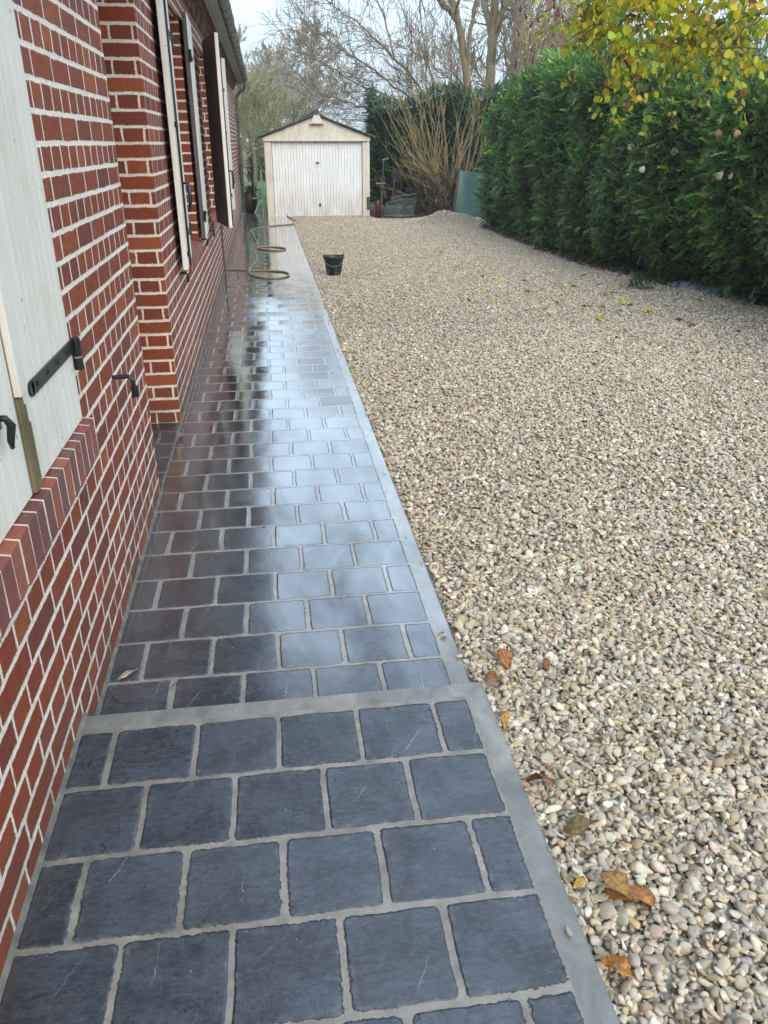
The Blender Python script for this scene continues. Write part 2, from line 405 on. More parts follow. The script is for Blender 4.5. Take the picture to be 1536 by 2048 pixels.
# ------------------------------------------------------------------ materials
M = {}
M['brick'] = brick_material()
M['slab_far'] = slab_material('slate_paving', 2.88, .2234, 1, -.600, .508, rough_lo=.035, rough_hi=.30, bumpk=.12, ior=3.6, wetlo=.14)
M['slab_near'] = slab_material('slate_paving_step', 1.64, .2265, 0, -.600, .508, ymax=1.872, rough_lo=.06, rough_hi=.42, bumpk=.8, ior=1.62, wetlo=.44)
M['slab_recess'] = slab_material('slate_paving_recess', 2.88 + .06, .2234, 0, -2.0, -.610, rough_lo=.2, rough_hi=.4, pw=.42)
M['concrete'] = plain('kerb_concrete', (.2, .205, .2), .5, var=.25, scale=9, bump=.002)
M['paint'] = paint_material('white_shutter_paint', (.70, .655, .575), (.58, .54, .47), (.44, .36, .25), .35)
M['paint2'] = paint_material('cream_shutter_paint', (.66, .63, .55), (.52, .49, .42), (.40, .33, .2), .25)
M['rawwood'] = paint_material('bare_mossy_wood', (.22, .17, .10), (.12, .09, .045), (.085, .08, .03), .8, rough=.8)
M['brown'] = plain('dark_brown_board', (.11, .082, .075), .7, var=.2, scale=5)  # darker brown for the wall-side shutter faces and the doorway lintel
M['iron'] = plain('black_painted_iron', (.018, .019, .021), .38, .4, var=.4, scale=40)
M['steel'] = plain('bare_steel', (.5, .5, .5), .3, 1, var=.1)
M['zinc'] = plain('weathered_zinc', (.165, .15, .135), .5, .35, var=.35, scale=5, bump=.002)
M['soffit'] = paint_material('weathered_soffit_paint', (.34, .36, .32), (.24, .25, .22), (.2, .15, .08), .3, vert=(3, .5, 3))
M['glass'] = N('window_glass').pbr((.01, .012, .014), .05, spec=.6)
M['rooftile'] = plain('mossy_roof_tile', (.075, .055, .045), .85, var=.5, scale=14, bump=.006)
M['bark'] = None

def bark_mat(name, a, b, sc=6):
    n = N(name); p = n.obj(); q = n.noise(n.scale(p, (1, 1, .35)), sc, 5, .65); g = n.noise(p, 1.3, 3)
    c = n.mix(n.rng(q, .35, .65), a, b); c = n.mix(n.rng(g, .5, .7, 0, .4), c, (.12, .15, .045))
    return n.pbr(c, .85, normal=n.bump(q, .02, .6))
M['bark'] = bark_mat('mossy_tan_bark', (.13, .095, .055), (.28, .215, .13))
M['twig'] = bark_mat('grey_brown_twig', (.12, .085, .055), (.21, .16, .105))
M['stem'] = bark_mat('tan_hazel_stem', (.17, .12, .05), (.32, .24, .11))
M['dark_twig'] = bark_mat('dark_branch', (.055, .04, .03), (.11, .085, .06))
M['foliage'] = tinted('conifer_foliage', .55, .14)
M['leaf'] = tinted('autumn_leaf', .5, .42, grain=45)
n_ = N('fallen_leaf'); c_ = n_.attr(); p_ = n_.obj(); a_ = n_.noise(p_, 70, 4, .7, .6); b_ = n_.noise(p_, 190, 3, .6)
c_ = n_.mix(n_.rng(a_, .45, .60, 0, .75), c_, n_.mix(1.0, c_, (.35, .26, .22), 'MULTIPLY')); c_ = n_.mix(n_.rng(b_, .62, .7, 0, .8), c_, (.03, .018, .012))
M['dry_leaf'] = n_.pbr(c_, .45, normal=n_.bump(a_, .004, .9), trans=.1)
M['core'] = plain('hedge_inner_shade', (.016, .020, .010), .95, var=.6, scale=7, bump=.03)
M['pebble'] = tinted('river_pebble', .62, 0, spec=.3, grain=90)
n_ = N('gravel_bed'); p_ = n_.obj()
v_ = n_.node('ShaderNodeTexVoronoi'); v_.inputs['Scale'].default_value = 42; n_.put(v_.inputs['Vector'], p_)
cc = n_.ramp(n_.sep(v_.outputs['Color'])[0], [(0, (.22, .18, .13)), (.4, (.38, .33, .26)), (.7, (.48, .43, .35)), (1, (.3, .28, .25))])
M['bed'] = n_.pbr(cc, .8, normal=n_.bump(n_.rng(v_.outputs['Distance'], 0, .6, 1, 0), .012, .9))
n_ = N('damp_lawn'); p_ = n_.obj(); a_ = n_.noise(p_, .8, 5, .6); b_ = n_.noise(p_, 22, 4, .7)
cc = n_.mix(n_.rng(a_, .35, .65), (.075, .14, .03), (.13, .19, .05)); cc = n_.mix(n_.rng(b_, .4, .7, 0, .6), cc, (.04, .08, .018))
M['lawn'] = n_.pbr(cc, .9, normal=n_.bump(b_, .05, 1))
n_ = N('dark_soil'); p_ = n_.obj(); a_ = n_.noise(p_, 12, 5, .7)
M['soil'] = n_.pbr(n_.mix(n_.rng(a_, .35, .65), (.018, .012, .008), (.055, .035, .022)), .9, normal=n_.bump(a_, .03, 1))

# ------------------------------------------------------------------ ground
def gz(x, y):                      # gravel surface height
    z = -.012
    if hasattr(x, '__len__'):
        z = np.full(len(x), -.014)
        near = np.clip((2.3 - y) / .7, 0, 1) * np.clip((1.6 - x) / 1.0, 0, 1)
        z = z + near * .045
        z = z + .012 * np.sin(x * 2.1 + .6 * y) * np.clip((x - .8), 0, 1) + .008 * np.sin(x * 4.7 - y * 3.1)
        for (cx, cy, r, h) in PILES: z = z + h * np.exp(-((x - cx) ** 2 / (r * r) + (y - cy) ** 2 / (r * r)))
        z = z + np.clip((x - 4.1) / .8, 0, 1) * .03
        return z
    return float(gz(np.array([x]), np.array([y]))[0])
PILES = [(3.98, 18.6, .34, .21), (4.32, 18.2, .28, .14), (3.7, 18.6, .30, .06)]

g = MB(); g.face([(-90, -20, -.30), (120, -20, -.30), (120, 260, -.30), (-90, 260, -.30)])
o = g.build('ground', M['soil']); tag(o, kind='structure')
g = MB(); g.face([(-60, 21.42, -.06), (90, 21.42, -.06), (90, 200, -.06), (-60, 200, -.06)])
o = g.build('lawn', M['lawn']); tag(o, kind='structure')
g = MB(); g.face([(2.4, 19.75, -.02), (9, 19.75, -.02), (9, 21.41, -.02), (2.4, 21.41, -.02)])
g.face([(4.7, 3, .005), (9, 3, .005), (9, 19.74, .005), (4.7, 19.74, .005)])
o = g.build('soil_bed', M['soil']); tag(o, kind='structure')

# gravel bed sheet (under the loose pebbles)
nx, ny = 70, 260
xs = np.linspace(.56, 6.2, nx); ys = np.linspace(-.6, 20.6, ny)
X, Y = np.meshgrid(xs, ys); Z = gz(X.ravel(), Y.ravel()) - .012
V = np.stack([X.ravel(), Y.ravel(), Z], 1)
ii = np.arange(nx * (ny - 1)).reshape(ny - 1, nx)[:, :-1].ravel()
F = np.stack([ii, ii + 1, ii + nx + 1, ii + nx], 1)
o = raw_mesh('gravel_ground', V, F, M['bed'], smooth=True); tag(o, kind='structure')

def hedge_face_x(y):               # foot of the hedge
    return np.interp(y, [4, 7, 8, 9.5, 11, 14, 17, 21], [5.75, 5.55, 5.3, 4.88, 4.60, 4.52, 4.5, 4.5])

# ------------------------------------------------------------------ loose pebbles
def ico(sub):
    t = (1 + 5 ** .5) / 2
    v = [(-1, t, 0), (1, t, 0), (-1, -t, 0), (1, -t, 0), (0, -1, t), (0, 1, t), (0, -1, -t), (0, 1, -t), (t, 0, -1), (t, 0, 1), (-t, 0, -1), (-t, 0, 1)]
    f = [(0, 11, 5), (0, 5, 1), (0, 1, 7), (0, 7, 10), (0, 10, 11), (1, 5, 9), (5, 11, 4), (11, 10, 2), (10, 7, 6), (7, 1, 8), (3, 9, 4), (3, 4, 2), (3, 2, 6), (3, 6, 8), (3, 8, 9), (4, 9, 5), (2, 4, 11), (6, 2, 10), (8, 6, 7), (9, 8, 1)]
    v = [np.array(q) / np.linalg.norm(q) for q in v]
    for _ in range(sub):
        c = {}; nf = []
        def mid(a, b):
            k = (min(a, b), max(a, b))
            if k not in c: m = v[a] + v[b]; v.append(m / np.linalg.norm(m)); c[k] = len(v) - 1
            return c[k]
        for a, b, d in f:
            x, y, z = mid(a, b), mid(b, d), mid(d, a); nf += [(a, x, z), (b, y, x), (d, z, y), (x, y, z)]
        f = nf
    return np.array(v), np.array(f)
PAL = np.array([(.56, .49, .38), (.46, .38, .27), (.41, .375, .33), (.50, .42, .34), (.74, .69, .60), (.30, .235, .165), (.54, .48, .40), (.42, .33, .21), (.38, .36, .33), (.66, .59, .48), (.52, .38, .20), (.62, .57, .49)])
PW = np.array([.15, .12, .12, .12, .10, .08, .12, .06, .05, .06, .03, .04]); PW = PW / PW.sum()
def pebbles(P, size, sub, flat_tilt=.5):
    bv, bf = ico(sub); n = len(P); nb = len(bv)
    sc = np.stack([rng.uniform(.8, 1.5, n), rng.uniform(.58, 1.02, n), rng.uniform(.28, .58, n)], 1) * (size * .5)[:, None]
    # irregular outline: two random planes push the sphere in, plus low-order warps
    A = rng.normal(size=(n, 3)); A /= np.linalg.norm(A, axis=1)[:, None]
    B = rng.normal(size=(n, 3)); B /= np.linalg.norm(B, axis=1)[:, None]
    Vb = np.broadcast_to(bv, (n, nb, 3)).copy()
    for D, lim in ((A, rng.uniform(.25, .8, n)), (B, rng.uniform(.3, .9, n))):
        dd = np.einsum('nvk,nk->nv', Vb, D); over = np.clip(dd - lim[:, None], 0, None)
        Vb -= over[:, :, None] * D[:, None, :] * .8
    Vb *= (1 + .12 * np.sin(3 * Vb[:, :, [1, 2, 0]] + rng.uniform(0, 6, (n, 1, 3))))
    Vb *= sc[:, None, :]
    a = rng.uniform(0, 2 * PI, n); tx = rng.normal(0, flat_tilt, n); ty = rng.normal(0, flat_tilt, n)
    ca, sa, cx, sx, cy, sy = np.cos(a), np.sin(a), np.cos(tx), np.sin(tx), np.cos(ty), np.sin(ty)
    x, y, z = Vb[:, :, 0], Vb[:, :, 1], Vb[:, :, 2]
    x, y = x * ca[:, None] - y * sa[:, None], x * sa[:, None] + y * ca[:, None]
    y, z = y * cx[:, None] - z * sx[:, None], y * sx[:, None] + z * cx[:, None]
    x, z = x * cy[:, None] + z * sy[:, None], -x * sy[:, None] + z * cy[:, None]
    Vb = np.stack([x, y, z], 2) + P[:, None, :]
    Fb = (bf[None] + (np.arange(n) * nb)[:, None, None]).reshape(-1, 3)
    c = PAL[rng.choice(len(PAL), n, p=PW)]; c = (c * .8 + .2 * np.array([.56, .50, .42])) * rng.uniform(.68, 1.12, (n, 1)) * rng.uniform(.96, 1.04, (n, 3)) * np.array([.955, .915, .85])
    return Vb.reshape(-1, 3), Fb, np.repeat(c, nb, 0)
def scatter(y0, y1, dens, layers=1):
    n = int(dens * (y1 - y0) * 5.4)
    x = rng.uniform(.585, 6.0, n); y = rng.uniform(y0, y1, n)
    vis = (x < .74 * y + .55) & (x < hedge_face_x(y) + .25)
    vis &= ~((y > 19.6 + .1 * rng.random(n)) & (x > 2.55)) & ~((y > 20.5) & (x < 2.7))
    x, y = x[vis], y[vis]
    return np.stack([x, y, gz(x, y)], 1)
parts = []
P = scatter(.45, 3.3, 5600); P[:, 2] += rng.uniform(-.010, .012, len(P)); s_ = rng.choice([.016, .022, .028, .036], len(P), p=[.25, .35, .30, .10]) * rng.uniform(.85, 1.15, len(P)); parts.append(pebbles(P, s_, 2, .55) if False else pebbles(P, s_, 1, .5))
P = scatter(.45, 2.6, 2600); P[:, 2] += rng.uniform(-.012, .004, len(P)); parts.append(pebbles(P, rng.uniform(.016, .028, len(P)), 1, .5))
P = scatter(3.3, 7.5, 3900); P[:, 2] += rng.uniform(-.010, .012, len(P)); s_ = rng.uniform(.017, .033, len(P)); parts.append(pebbles(P, s_, 1, .55))
P = scatter(7.5, 21, 2300); P[:, 2] += rng.uniform(-.008, .010, len(P)); s_ = rng.uniform(.020, .036, len(P)); parts.append(pebbles(P, s_, 0, .6))
off = 0; VV = []; FF = []; CC = []
for v, f, c in parts: VV.append(v); FF.append(f + off); CC.append(c); off += len(v)
o = raw_mesh('gravel', np.concatenate(VV), np.concatenate(FF), M['pebble'], np.concatenate(CC), smooth=True)
tag(o, 'loose rounded beige and grey pebbles covering the drive', 'gravel', kind='stuff')

# ------------------------------------------------------------------ path
def slab(name, mat, x0, x1, y0, y1, ztop, zbot, label=None):
    g = MB(); c = .007
    g.face([(x0, y0, ztop), (x1 - c, y0, ztop), (x1 - c, y1 - (c if ztop > .05 else 0), ztop), (x0, y1 - (c if ztop > .05 else 0), ztop)])
    yb = y1 - c if ztop > .05 else y1
    g.face([(x1 - c, y0, ztop), (x1, y0, ztop - c), (x1, y1, ztop - c), (x1 - c, yb, ztop)])
    g.face([(x1, y0, ztop - c), (x1, y0, zbot), (x1, y1, zbot), (x1, y1, ztop - c)])
    if ztop > .05:
        g.face([(x0, yb, ztop), (x1 - c, yb, ztop), (x1, y1, ztop - c), (x0, y1, ztop - c)])
        g.face([(x0, y1, ztop - c), (x1, y1, ztop - c), (x1, y1, zbot), (x0, y1, zbot)])
    o = g.build(name, mat); tag(o, label, kind='structure'); return o
slab('path', M['slab_near'], -.64, .577, -.7, 1.945, .09, -.2)
slab('path', M['slab_far'], -.64, .577, 1.945, 20.50, 0, -.2)
g = MB(); g.face([(-.64, 20.50, 0), (.02, 20.50, 0), (.02, 21.42, 0), (-.64, 21.42, 0)])
g.face([(-.64, 21.42, 0), (.02, 21.42, 0), (.02, 21.42, -.2), (-.64, 21.42, -.2)])
tag(g.build('path', M['slab_far']), kind='structure')
g = MB(); g.face([(-2, 3.70, .004), (-.604, 3.70, .004), (-.604, 4.95, .004), (-2, 4.95, .004)])
tag(g.build('doorway_paving', M['slab_recess']), kind='structure')

# ------------------------------------------------------------------ house
XW = -.61; YA = 3.79; YB = 4.90; YE = 21.3; ZT = 2.74
house = empty('brick_house', (XW, 2, 0), 'red brick house with pale pointing and white wooden shutters beside the slate path', 'house')
house_inv = Vector(house.location)
def hb(mb, name, mats, **kw):
    mb.v = [(x - house_inv.x, y - house_inv.y, z - house_inv.z) for x, y, z in mb.v]
    return mb.build(name, mats, house, **kw)
OPEN = [(1.30, 2.475, .80, 2.30), (6.46, 7.60, .80, 2.52), (9.62, 10.76, .80, 2.52), (15.3, 16.5, .80, 2.35)]
def wall_front(g, y0, y1, z0, z1, ops):
    ys = sorted({y0, y1} | {q for o in ops for q in o[:2] if y0 < q < y1})
    zs = sorted({z0, z1} | {q for o in ops for q in o[2:] if z0 < q < z1})
    for a, b in zip(ys, ys[1:]):
        for c, d in zip(zs, zs[1:]):
            m = ((a + b) / 2, (c + d) / 2)
            if any(o[0] < m[0] < o[1] and o[2] < m[1] < o[3] for o in ops): continue
            g.face([(XW, a, c), (XW, b, c), (XW, b, d), (XW, a, d)], [(a, c), (b, c), (b, d), (a, d)])
    for (a, b, c, d) in ops:
        if a < y0 or b > y1: continue
        r = XW - .12
        g.face([(XW, b, c), (r, b, c), (r, b, d), (XW, b, d)], [(b, c + .08), (b + .12, c + .08), (b + .12, d + .08), (b, d + .08)])
        g.face([(r, a, c), (XW, a, c), (XW, a, d), (r, a, d)], [(a - .12, c), (a, c), (a, d), (a - .12, d)])
        g.face([(XW, a, d), (XW, b, d), (r, b, d), (r, a, d)], [(a, d), (b, d), (b, d + .12), (a, d + .12)])
        g.face([(XW, b, c), (XW, a, c), (r, a, c), (r, b, c)], [(b, c), (a, c), (a, c + .12), (b, c + .12)])
g = MB()
wall_front(g, -2.0, YA, -.05, ZT, [OPEN[0]])
wall_front(g, YB, YE, -.05, ZT, OPEN[1:])
# return faces of the doorway recess and the gable ends
g.face([(-2, YB, -.05), (XW, YB, -.05), (XW, YB, ZT), (-2, YB, ZT)], [(YB - 1.39, .03), (YB, .03), (YB, ZT + .08), (YB - 1.39, ZT + .08)])
g.face([(XW, YA, -.05), (-2, YA, -.05), (-2, YA, ZT), (XW, YA, ZT)], [(YA, .03), (YA + 1.39, .03), (YA + 1.39, ZT + .08), (YA, ZT + .08)])
g.face([(-2, YB, -.05), (-2, YA, -.05), (-2, YA, ZT), (-2, YB, ZT)], [(YB, -.05), (YA, -.05), (YA, ZT), (YB, ZT)])
g.face([(XW, YE, -.05), (-7, YE, -.05), (-7, YE, ZT), (XW, YE, ZT)], [(0, -.05), (6.4, -.05), (6.4, ZT), (0, ZT)])
g.face([(-7, YE, ZT), (XW, YE, ZT), (-3.8, YE, ZT + 3)], [(0, 0), (6.4, 0), (3.2, 3)])
hb(g, 'wall', M['brick'])
# doorway head
g = MB(); g.box(-2, XW - .02, YA, YB, 2.5, ZT)
hb(g, 'lintel', M['brown'])
# windows behind the openings
for i, (a, b, c, d) in enumerate(OPEN):
    g = MB(); r = XW - .12; fw = .05
    g.box(r - .04, r - .002, a, b, c, c + fw); g.box(r - .04, r - .002, a, b, d - fw, d)
    g.box(r - .04, r - .002, a, a + fw, c + fw, d - fw); g.box(r - .04, r - .002, b - fw, b, c + fw, d - fw)
    g.box(r - .04, r - .004, (a + b) / 2 - .03, (a + b) / 2 + .03, c + fw, d - fw)
    w = hb(g, 'window', M['paint'])
    g2 = MB(); g2.face([(r - .02 - house_inv.x, a - house_inv.y, c), (r - .02 - house_inv.x, b - house_inv.y, c), (r - .02 - house_inv.x, b - house_inv.y, d), (r - .02 - house_inv.x, a - house_inv.y, d)])
    g2.build('pane', M['glass'], w)

# rowlock sills: bricks on edge, each a real block, mortar bed behind
def sill_bricks(y0, y1, ztop, xo, h, slope=.045, depth=.12, pitch=.0705):
    g = MB(); k = 0; y = y0
    while y < y1 - .02:
        e = y + pitch - .010
        j = lambda: random.uniform(-.0018, .0018)
        xi = xo - depth
        zt = ztop + j(); zi = ztop + slope * .35 + j()
        cols = [(.19, .040, .024), (.13, .036, .028), (.23, .048, .024), (.16, .042, .030), (.26, .065, .032)]
        c = random.choice(cols)
        g.hexa([(xi, y + j(), ztop - h), (xo + j(), y, ztop - h + j()), (xo + j(), e, ztop - h + j()), (xi, e, ztop - h), (xi, y, zi), (xo + j(), y, zt), (xo + j(), e, zt), (xi, e, zi)], 0, c)
        g.hexa([(xi, e, ztop - h + .006), (xo - .0008, e, ztop - h + .006), (xo - .0008, e + .010, ztop - h + .006), (xi, e + .010, ztop - h + .006), (xi, e, zi - .001), (xo - .0008, e, zt - .0010), (xo - .0008, e + .010, zt - .0010), (xi, e + .010, zi - .001)], 1, (.62, .50, .40))
        y += pitch
    return g
n_ = N('sill_brick'); p_ = n_.obj(); c_ = n_.attr(); q_ = n_.noise(p_, 45, 5, .7); q2_ = n_.noise(p_, 11, 4, .6)
c_ = n_.mix(n_.rng(q_, .48, .76, 0, .4), c_, (.34, .16, .11)); c_ = n_.mix(n_.rng(q2_, .5, .7, 0, .5), c_, (.09, .045, .04))
M['sillbrick'] = n_.pbr(c_, .5, normal=n_.bump(n_.add(q_, q2_), .004, .8))
M['mortar'] = plain('pale_mortar', (.60, .49, .39), .85, var=.15, scale=50, bump=.002)
o = hb(sill_bricks(-.9, 2.50, .818, -.572, .118), 'sill', [M['sillbrick'], M['mortar']], bevel=.002)
for (a, b) in ((6.4, 7.66), (9.56, 10.82), (15.2, 16.6)):
    hb(sill_bricks(a, b, .81, -.585, .11), 'sill', [M['sillbrick'], M['mortar']])
# soldier lintel over the far window, orange brick
g = MB(); y = 15.1
while y < 16.7:
    g.box(-.66, -.603, y, y + .065, 2.36, 2.58, 0, (.40, .13, .05)); g.box(-.66, -.606, y + .065, y + .075, 2.36, 2.58, 1, (.6, .5, .4)); y += .075
hb(g, 'lintel', [M['sillbrick'], M['mortar']])
# cement fillet along wall foot
g = MB()
for (a, b, z) in ((-.7, 1.945, .09), (1.945, YA - .004, 0), (YB + .004, YE, 0)):
    g.hexa([(XW - .01, a, z - .02), (XW + .020, a, z - .02), (XW + .020, b, z - .02), (XW - .01, b, z - .02), (XW - .01, a, z + .014), (XW + .006, a, z + .009), (XW + .006, b, z + .009), (XW - .01, b, z + .014)])
hb(g, 'cement_fillet', plain('dirty_cement', (.12, .11, .092), .85, var=.45, scale=16, bump=.004))

# eaves: rough corbel band, soffit, fascia, gutter, roof
n_ = N('rough_corbel'); p_ = n_.obj(); a_ = n_.noise(n_.scale(p_, (1, .6, 2)), 26, 5, .75, 1.0); b_ = n_.noise(p_, 70, 3, .7)
cc = n_.ramp(a_, [(.3, (.02, .012, .008)), (.45, (.16, .07, .03)), (.58, (.30, .15, .07)), (.75, (.22, .14, .085))])
M['corbel'] = n_.pbr(cc, .9, normal=n_.bump(n_.add(a_, n_.mul(b_, .3)), .03, 1))
g = MB(); y = -2.0
k = 0
while y < YE:
    e = min(YE, y + .16); dx = random.uniform(-.012, .012)
    g.hexa([(-.64, y, 2.72), (-.585 + dx, y, 2.72), (-.585 + dx, e - .02, 2.72), (-.64, e - .02, 2.72), (-.64, y, 2.82), (-.55 + dx, y, 2.82), (-.55 + dx, e - .02, 2.82), (-.64, e - .02, 2.82)])
    g.hexa([(-.65, y + .07, 2.815), (-.535 - dx, y + .07, 2.815), (-.535 - dx, e + .06, 2.815), (-.65, e + .06, 2.815), (-.65, y + .07, 2.94), (-.505, y + .07, 2.94), (-.505, e + .06, 2.94), (-.65, e + .06, 2.94)])
    y += .16
hb(g, 'corbel', M['corbel'])
g = MB(); g.box(-.62, -.37, -2, YE + .12, 2.935, 2.955); g.box(-.385, -.365, -2, YE + .12, 2.885, 2.934)
g.box(-.50, -.47, -2, YE + .12, 2.915, 2.9345)
hb(g, 'soffit', M['soffit'])
g = MB(); g.hexa([(-.57, YE + .122, 2.93), (-.445, YE + .122, 2.68), (-.43, YE + .122, 2.68), (-.366, YE + .122, 2.93), (-.57, YE + .14, 2.93), (-.445, YE + .14, 2.68), (-.43, YE + .14, 2.68), (-.366, YE + .14, 2.93)])
hb(g, 'eave_end_cap', M['paint2'])
g = MB(); R = .056; cx, cz = -.318, 2.955
prof = [(cx + R * math.cos(t), cz + R * math.sin(t)) for t in [PI + PI * k / 12 for k in range(13)]]
prof2 = [(cx + (R - .004) * math.cos(t), cz + (R - .004) * math.sin(t)) for t in [2 * PI - PI * k / 12 for k in range(13)]]
pp = prof + prof2; y0, y1 = -2, YE + .1
for k in range(len(pp)):
    a, b = pp[k], pp[(k + 1) % len(pp)]
    g.face([(a[0], y0, a[1]), (b[0], y0, b[1]), (b[0], y1, b[1]), (a[0], y1, a[1])])
g.face([(p[0], y1, p[1]) for p in prof])
g.tube([(cx + R, y0, cz + .004), (cx + R, y1, cz + .004)], .009, 8)
y = 0.3
while y < YE:
    g.tube([(cx + (R + .004) * math.cos(t), y, cz + (R + .004) * math.sin(t)) for t in [PI + PI * k / 8 for k in range(9)]], .006, 5); y += .62
hb(g, 'gutter', M['zinc'], smooth=False)
g = MB(); pr = .042
pts = [(cx, YE - .03, cz - R), (cx, YE, cz - R - .06), (cx - .03, YE + .03, cz - R - .16), (-.43, YE + .06, 2.70), (-.52, YE + .08, 2.62), (-.545, YE + .085, 2.52), (-.545, YE + .085, .02)]
g.tube(pts, pr, 12)
for z in (2.2, 1.2, .35): g.tube([(-.545, YE + .085, z - .012), (-.545, YE + .085, z + .012)], pr + .008, 12)
hb(g, 'downpipe', M['zinc'], smooth=True)
g = MB()
x0_, z0_ = -.262, 3.0; sl = .75
y = -2
while y < YE + .1:                       # real interlocking tile courses
    for r_ in range(9):
        xa = x0_ - r_ * .30; xb = xa - .33; za = z0_ + r_ * .30 * sl + .018; zb = z0_ + (r_ * .30 + .33) * sl
        dy = random.uniform(-.004, .004); dz = random.uniform(-.003, .003)
        g.hexa([(xb, y, zb - .02), (xa, y, za - .022), (xa, y + .196, za - .022), (xb, y + .196, zb - .02), (xb, y, zb), (xa + dy, y, za + dz), (xa + dy, y + .196, za + dz + .008), (xb, y + .196, zb)])
    y += .2
g.hexa([(-3.8, -2, z0_ + 2.6), (-.36, -2, 2.958), (-.36, YE + .1, 2.958), (-3.8, YE + .1, z0_ + 2.6), (-3.8, -2, z0_ + 2.63), (-.36, -2, 3.02), (-.36, YE + .1, 3.02), (-3.8, YE + .1, z0_ + 2.63)])
hb(g, 'roof', M['rooftile'])

# --- shutters
def grooved(g, w, h, t, pitch, z0=0.0, mi_front=0, mi_back=0, both=True, depth=.004):
    """boards along x in [0,w], thickness y in [0,t]; V grooves on the faces"""
    n = max(1, round(w / pitch)); p = w / n; top = []
    for k in range(n):
        a, b = k * p, (k + 1) * p; q = .0028
        top += [(a, t - depth), (a + q, t), (b - q, t), (b, t - depth)]
        if k < n - 1: top.pop()
    bot = [(x, (depth if y < t else 0)) for x, y in top] if both else [(0, 0), (w, 0)]
    def strip(pts, mi, flip):
        for a, b in zip(pts, pts[1:]):
            f = [(a[0], a[1], z0), (b[0], b[1], z0), (b[0], b[1], z0 + h), (a[0], a[1], z0 + h)]
            g.face(f[::-1] if flip else f, None, mi)
    strip(top, mi_front, True); strip(bot, mi_back, False)
    for x, y0, y1 in ((0, bot[0][1], top[0][1]), (w, bot[-1][1], top[-1][1])):
        g.face([(x, y0, z0), (x, y1, z0), (x, y1, z0 + h), (x, y0, z0 + h)], None, mi_front)
    for z in (z0, z0 + h):
        g.face([(x, y, z) for x, y in (top + bot[::-1])], None, mi_front)

def shutter(hinge, free, z0, h, t, side, label, mats, strap_side='front', strap_len=.46, rod=True, planks=.09, straps=(.18, 1.35), out_front=True):
    """hinge/free = visible face line (x,y) world; side=+1: body lies on the wall side of that line"""
    hv, fv = Vector((hinge[0], hinge[1], 0)), Vector((free[0], free[1], 0))
    d = fv - hv; w = d.length; ang = math.atan2(d.y, d.x)
    # local +y is left of d. visible face is at y=t if side>0
    nrm = Vector((-math.sin(ang), math.cos(ang), 0))
    org = hv - nrm * t if side > 0 else hv
    g = MB(); grooved(g, w, h, t, planks, 0, *((0, 1) if out_front else (1, 0)))
    o = g.build('shutter', mats, house, loc=Vector((org.x, org.y, z0)) - house_inv, rz=ang)
    if label: o['label'] = label
    yf = t if out_front else 0; s = 1 if out_front else -1
    fy = (lambda a: yf + s * a)
    for zz in straps:
        q = MB(); a, b = sorted((fy(.001), fy(.007)))
        q.box(-.01, strap_len - .02, a, b, zz, zz + .038)
        q.tube([(strap_len - .02, a, zz + .019), (strap_len - .02, b, zz + .019)], .019, 12)
        q.tube([(-.012, (a + b) / 2, zz - .03), (-.012, (a + b) / 2, zz + .06)], .011, 10)
        for xx in (.06, .2, .34): q.tube([(xx, fy(.006), zz + .019), (xx, fy(.012), zz + .019)], .006, 6)
        q.build('hinge_strap', M['iron'], o)
    if rod:
        q = MB(); xr = w - .055
        q.tube([(xr, fy(.014), .02), (xr, fy(.014), h - .02)], .0075, 8)
        for zz in (.08, h * .5, h - .1): q.box(xr - .014, xr + .014, *sorted((fy(.001), fy(.022))), zz, zz + .03)
        q.tube([(xr, fy(.02), h * .31), (xr, fy(.05), h * .31), (xr, fy(.055), h * .31 - .1), (xr, fy(.045), h * .31 - .17)], [.009, .012, .013, .008], 8)
        q.build('latch_rod', M['iron'], o, smooth=True)
    return o
WM = [M['paint'], M['brown']]
shutter((-.578, 6.44), (-.537, 5.62), .83, 1.72, .036, 1, 'open shutter nearest the doorway recess, with black latch rod', WM, straps=(.17, 1.40), strap_len=.34)
shutter((-.540, 7.58), (-.562, 8.32), .83, 1.72, .040, -1, 'open narrow looking shutter in the middle of the row', WM, rod=False, straps=(.17, 1.40), strap_len=.34, out_front=False)
s3 = shutter((-.555, 9.62), (-.392, 8.86), .80, 1.75, .038, -1, 'shutter swung half out from the wall, dark brown back turned to the camera', WM, straps=(.2, 1.42), strap_len=.34)
s4 = shutter((-.600, 10.80), (-.400, 11.48), .80, 1.75, .038, -1, 'farthest cream shutter, angled out from the wall', [M['paint2'], M['paint2']], rod=False, straps=(.16, 1.38), strap_len=.6, out_front=False)
# back straps on the wall-side face of the half-open leaf
for zz in (.2, 1.42):
    q = MB(); q.box(.0, .66, -.008, -.001, zz, zz + .06); q.build('hinge_strap', M['iron'], s3)
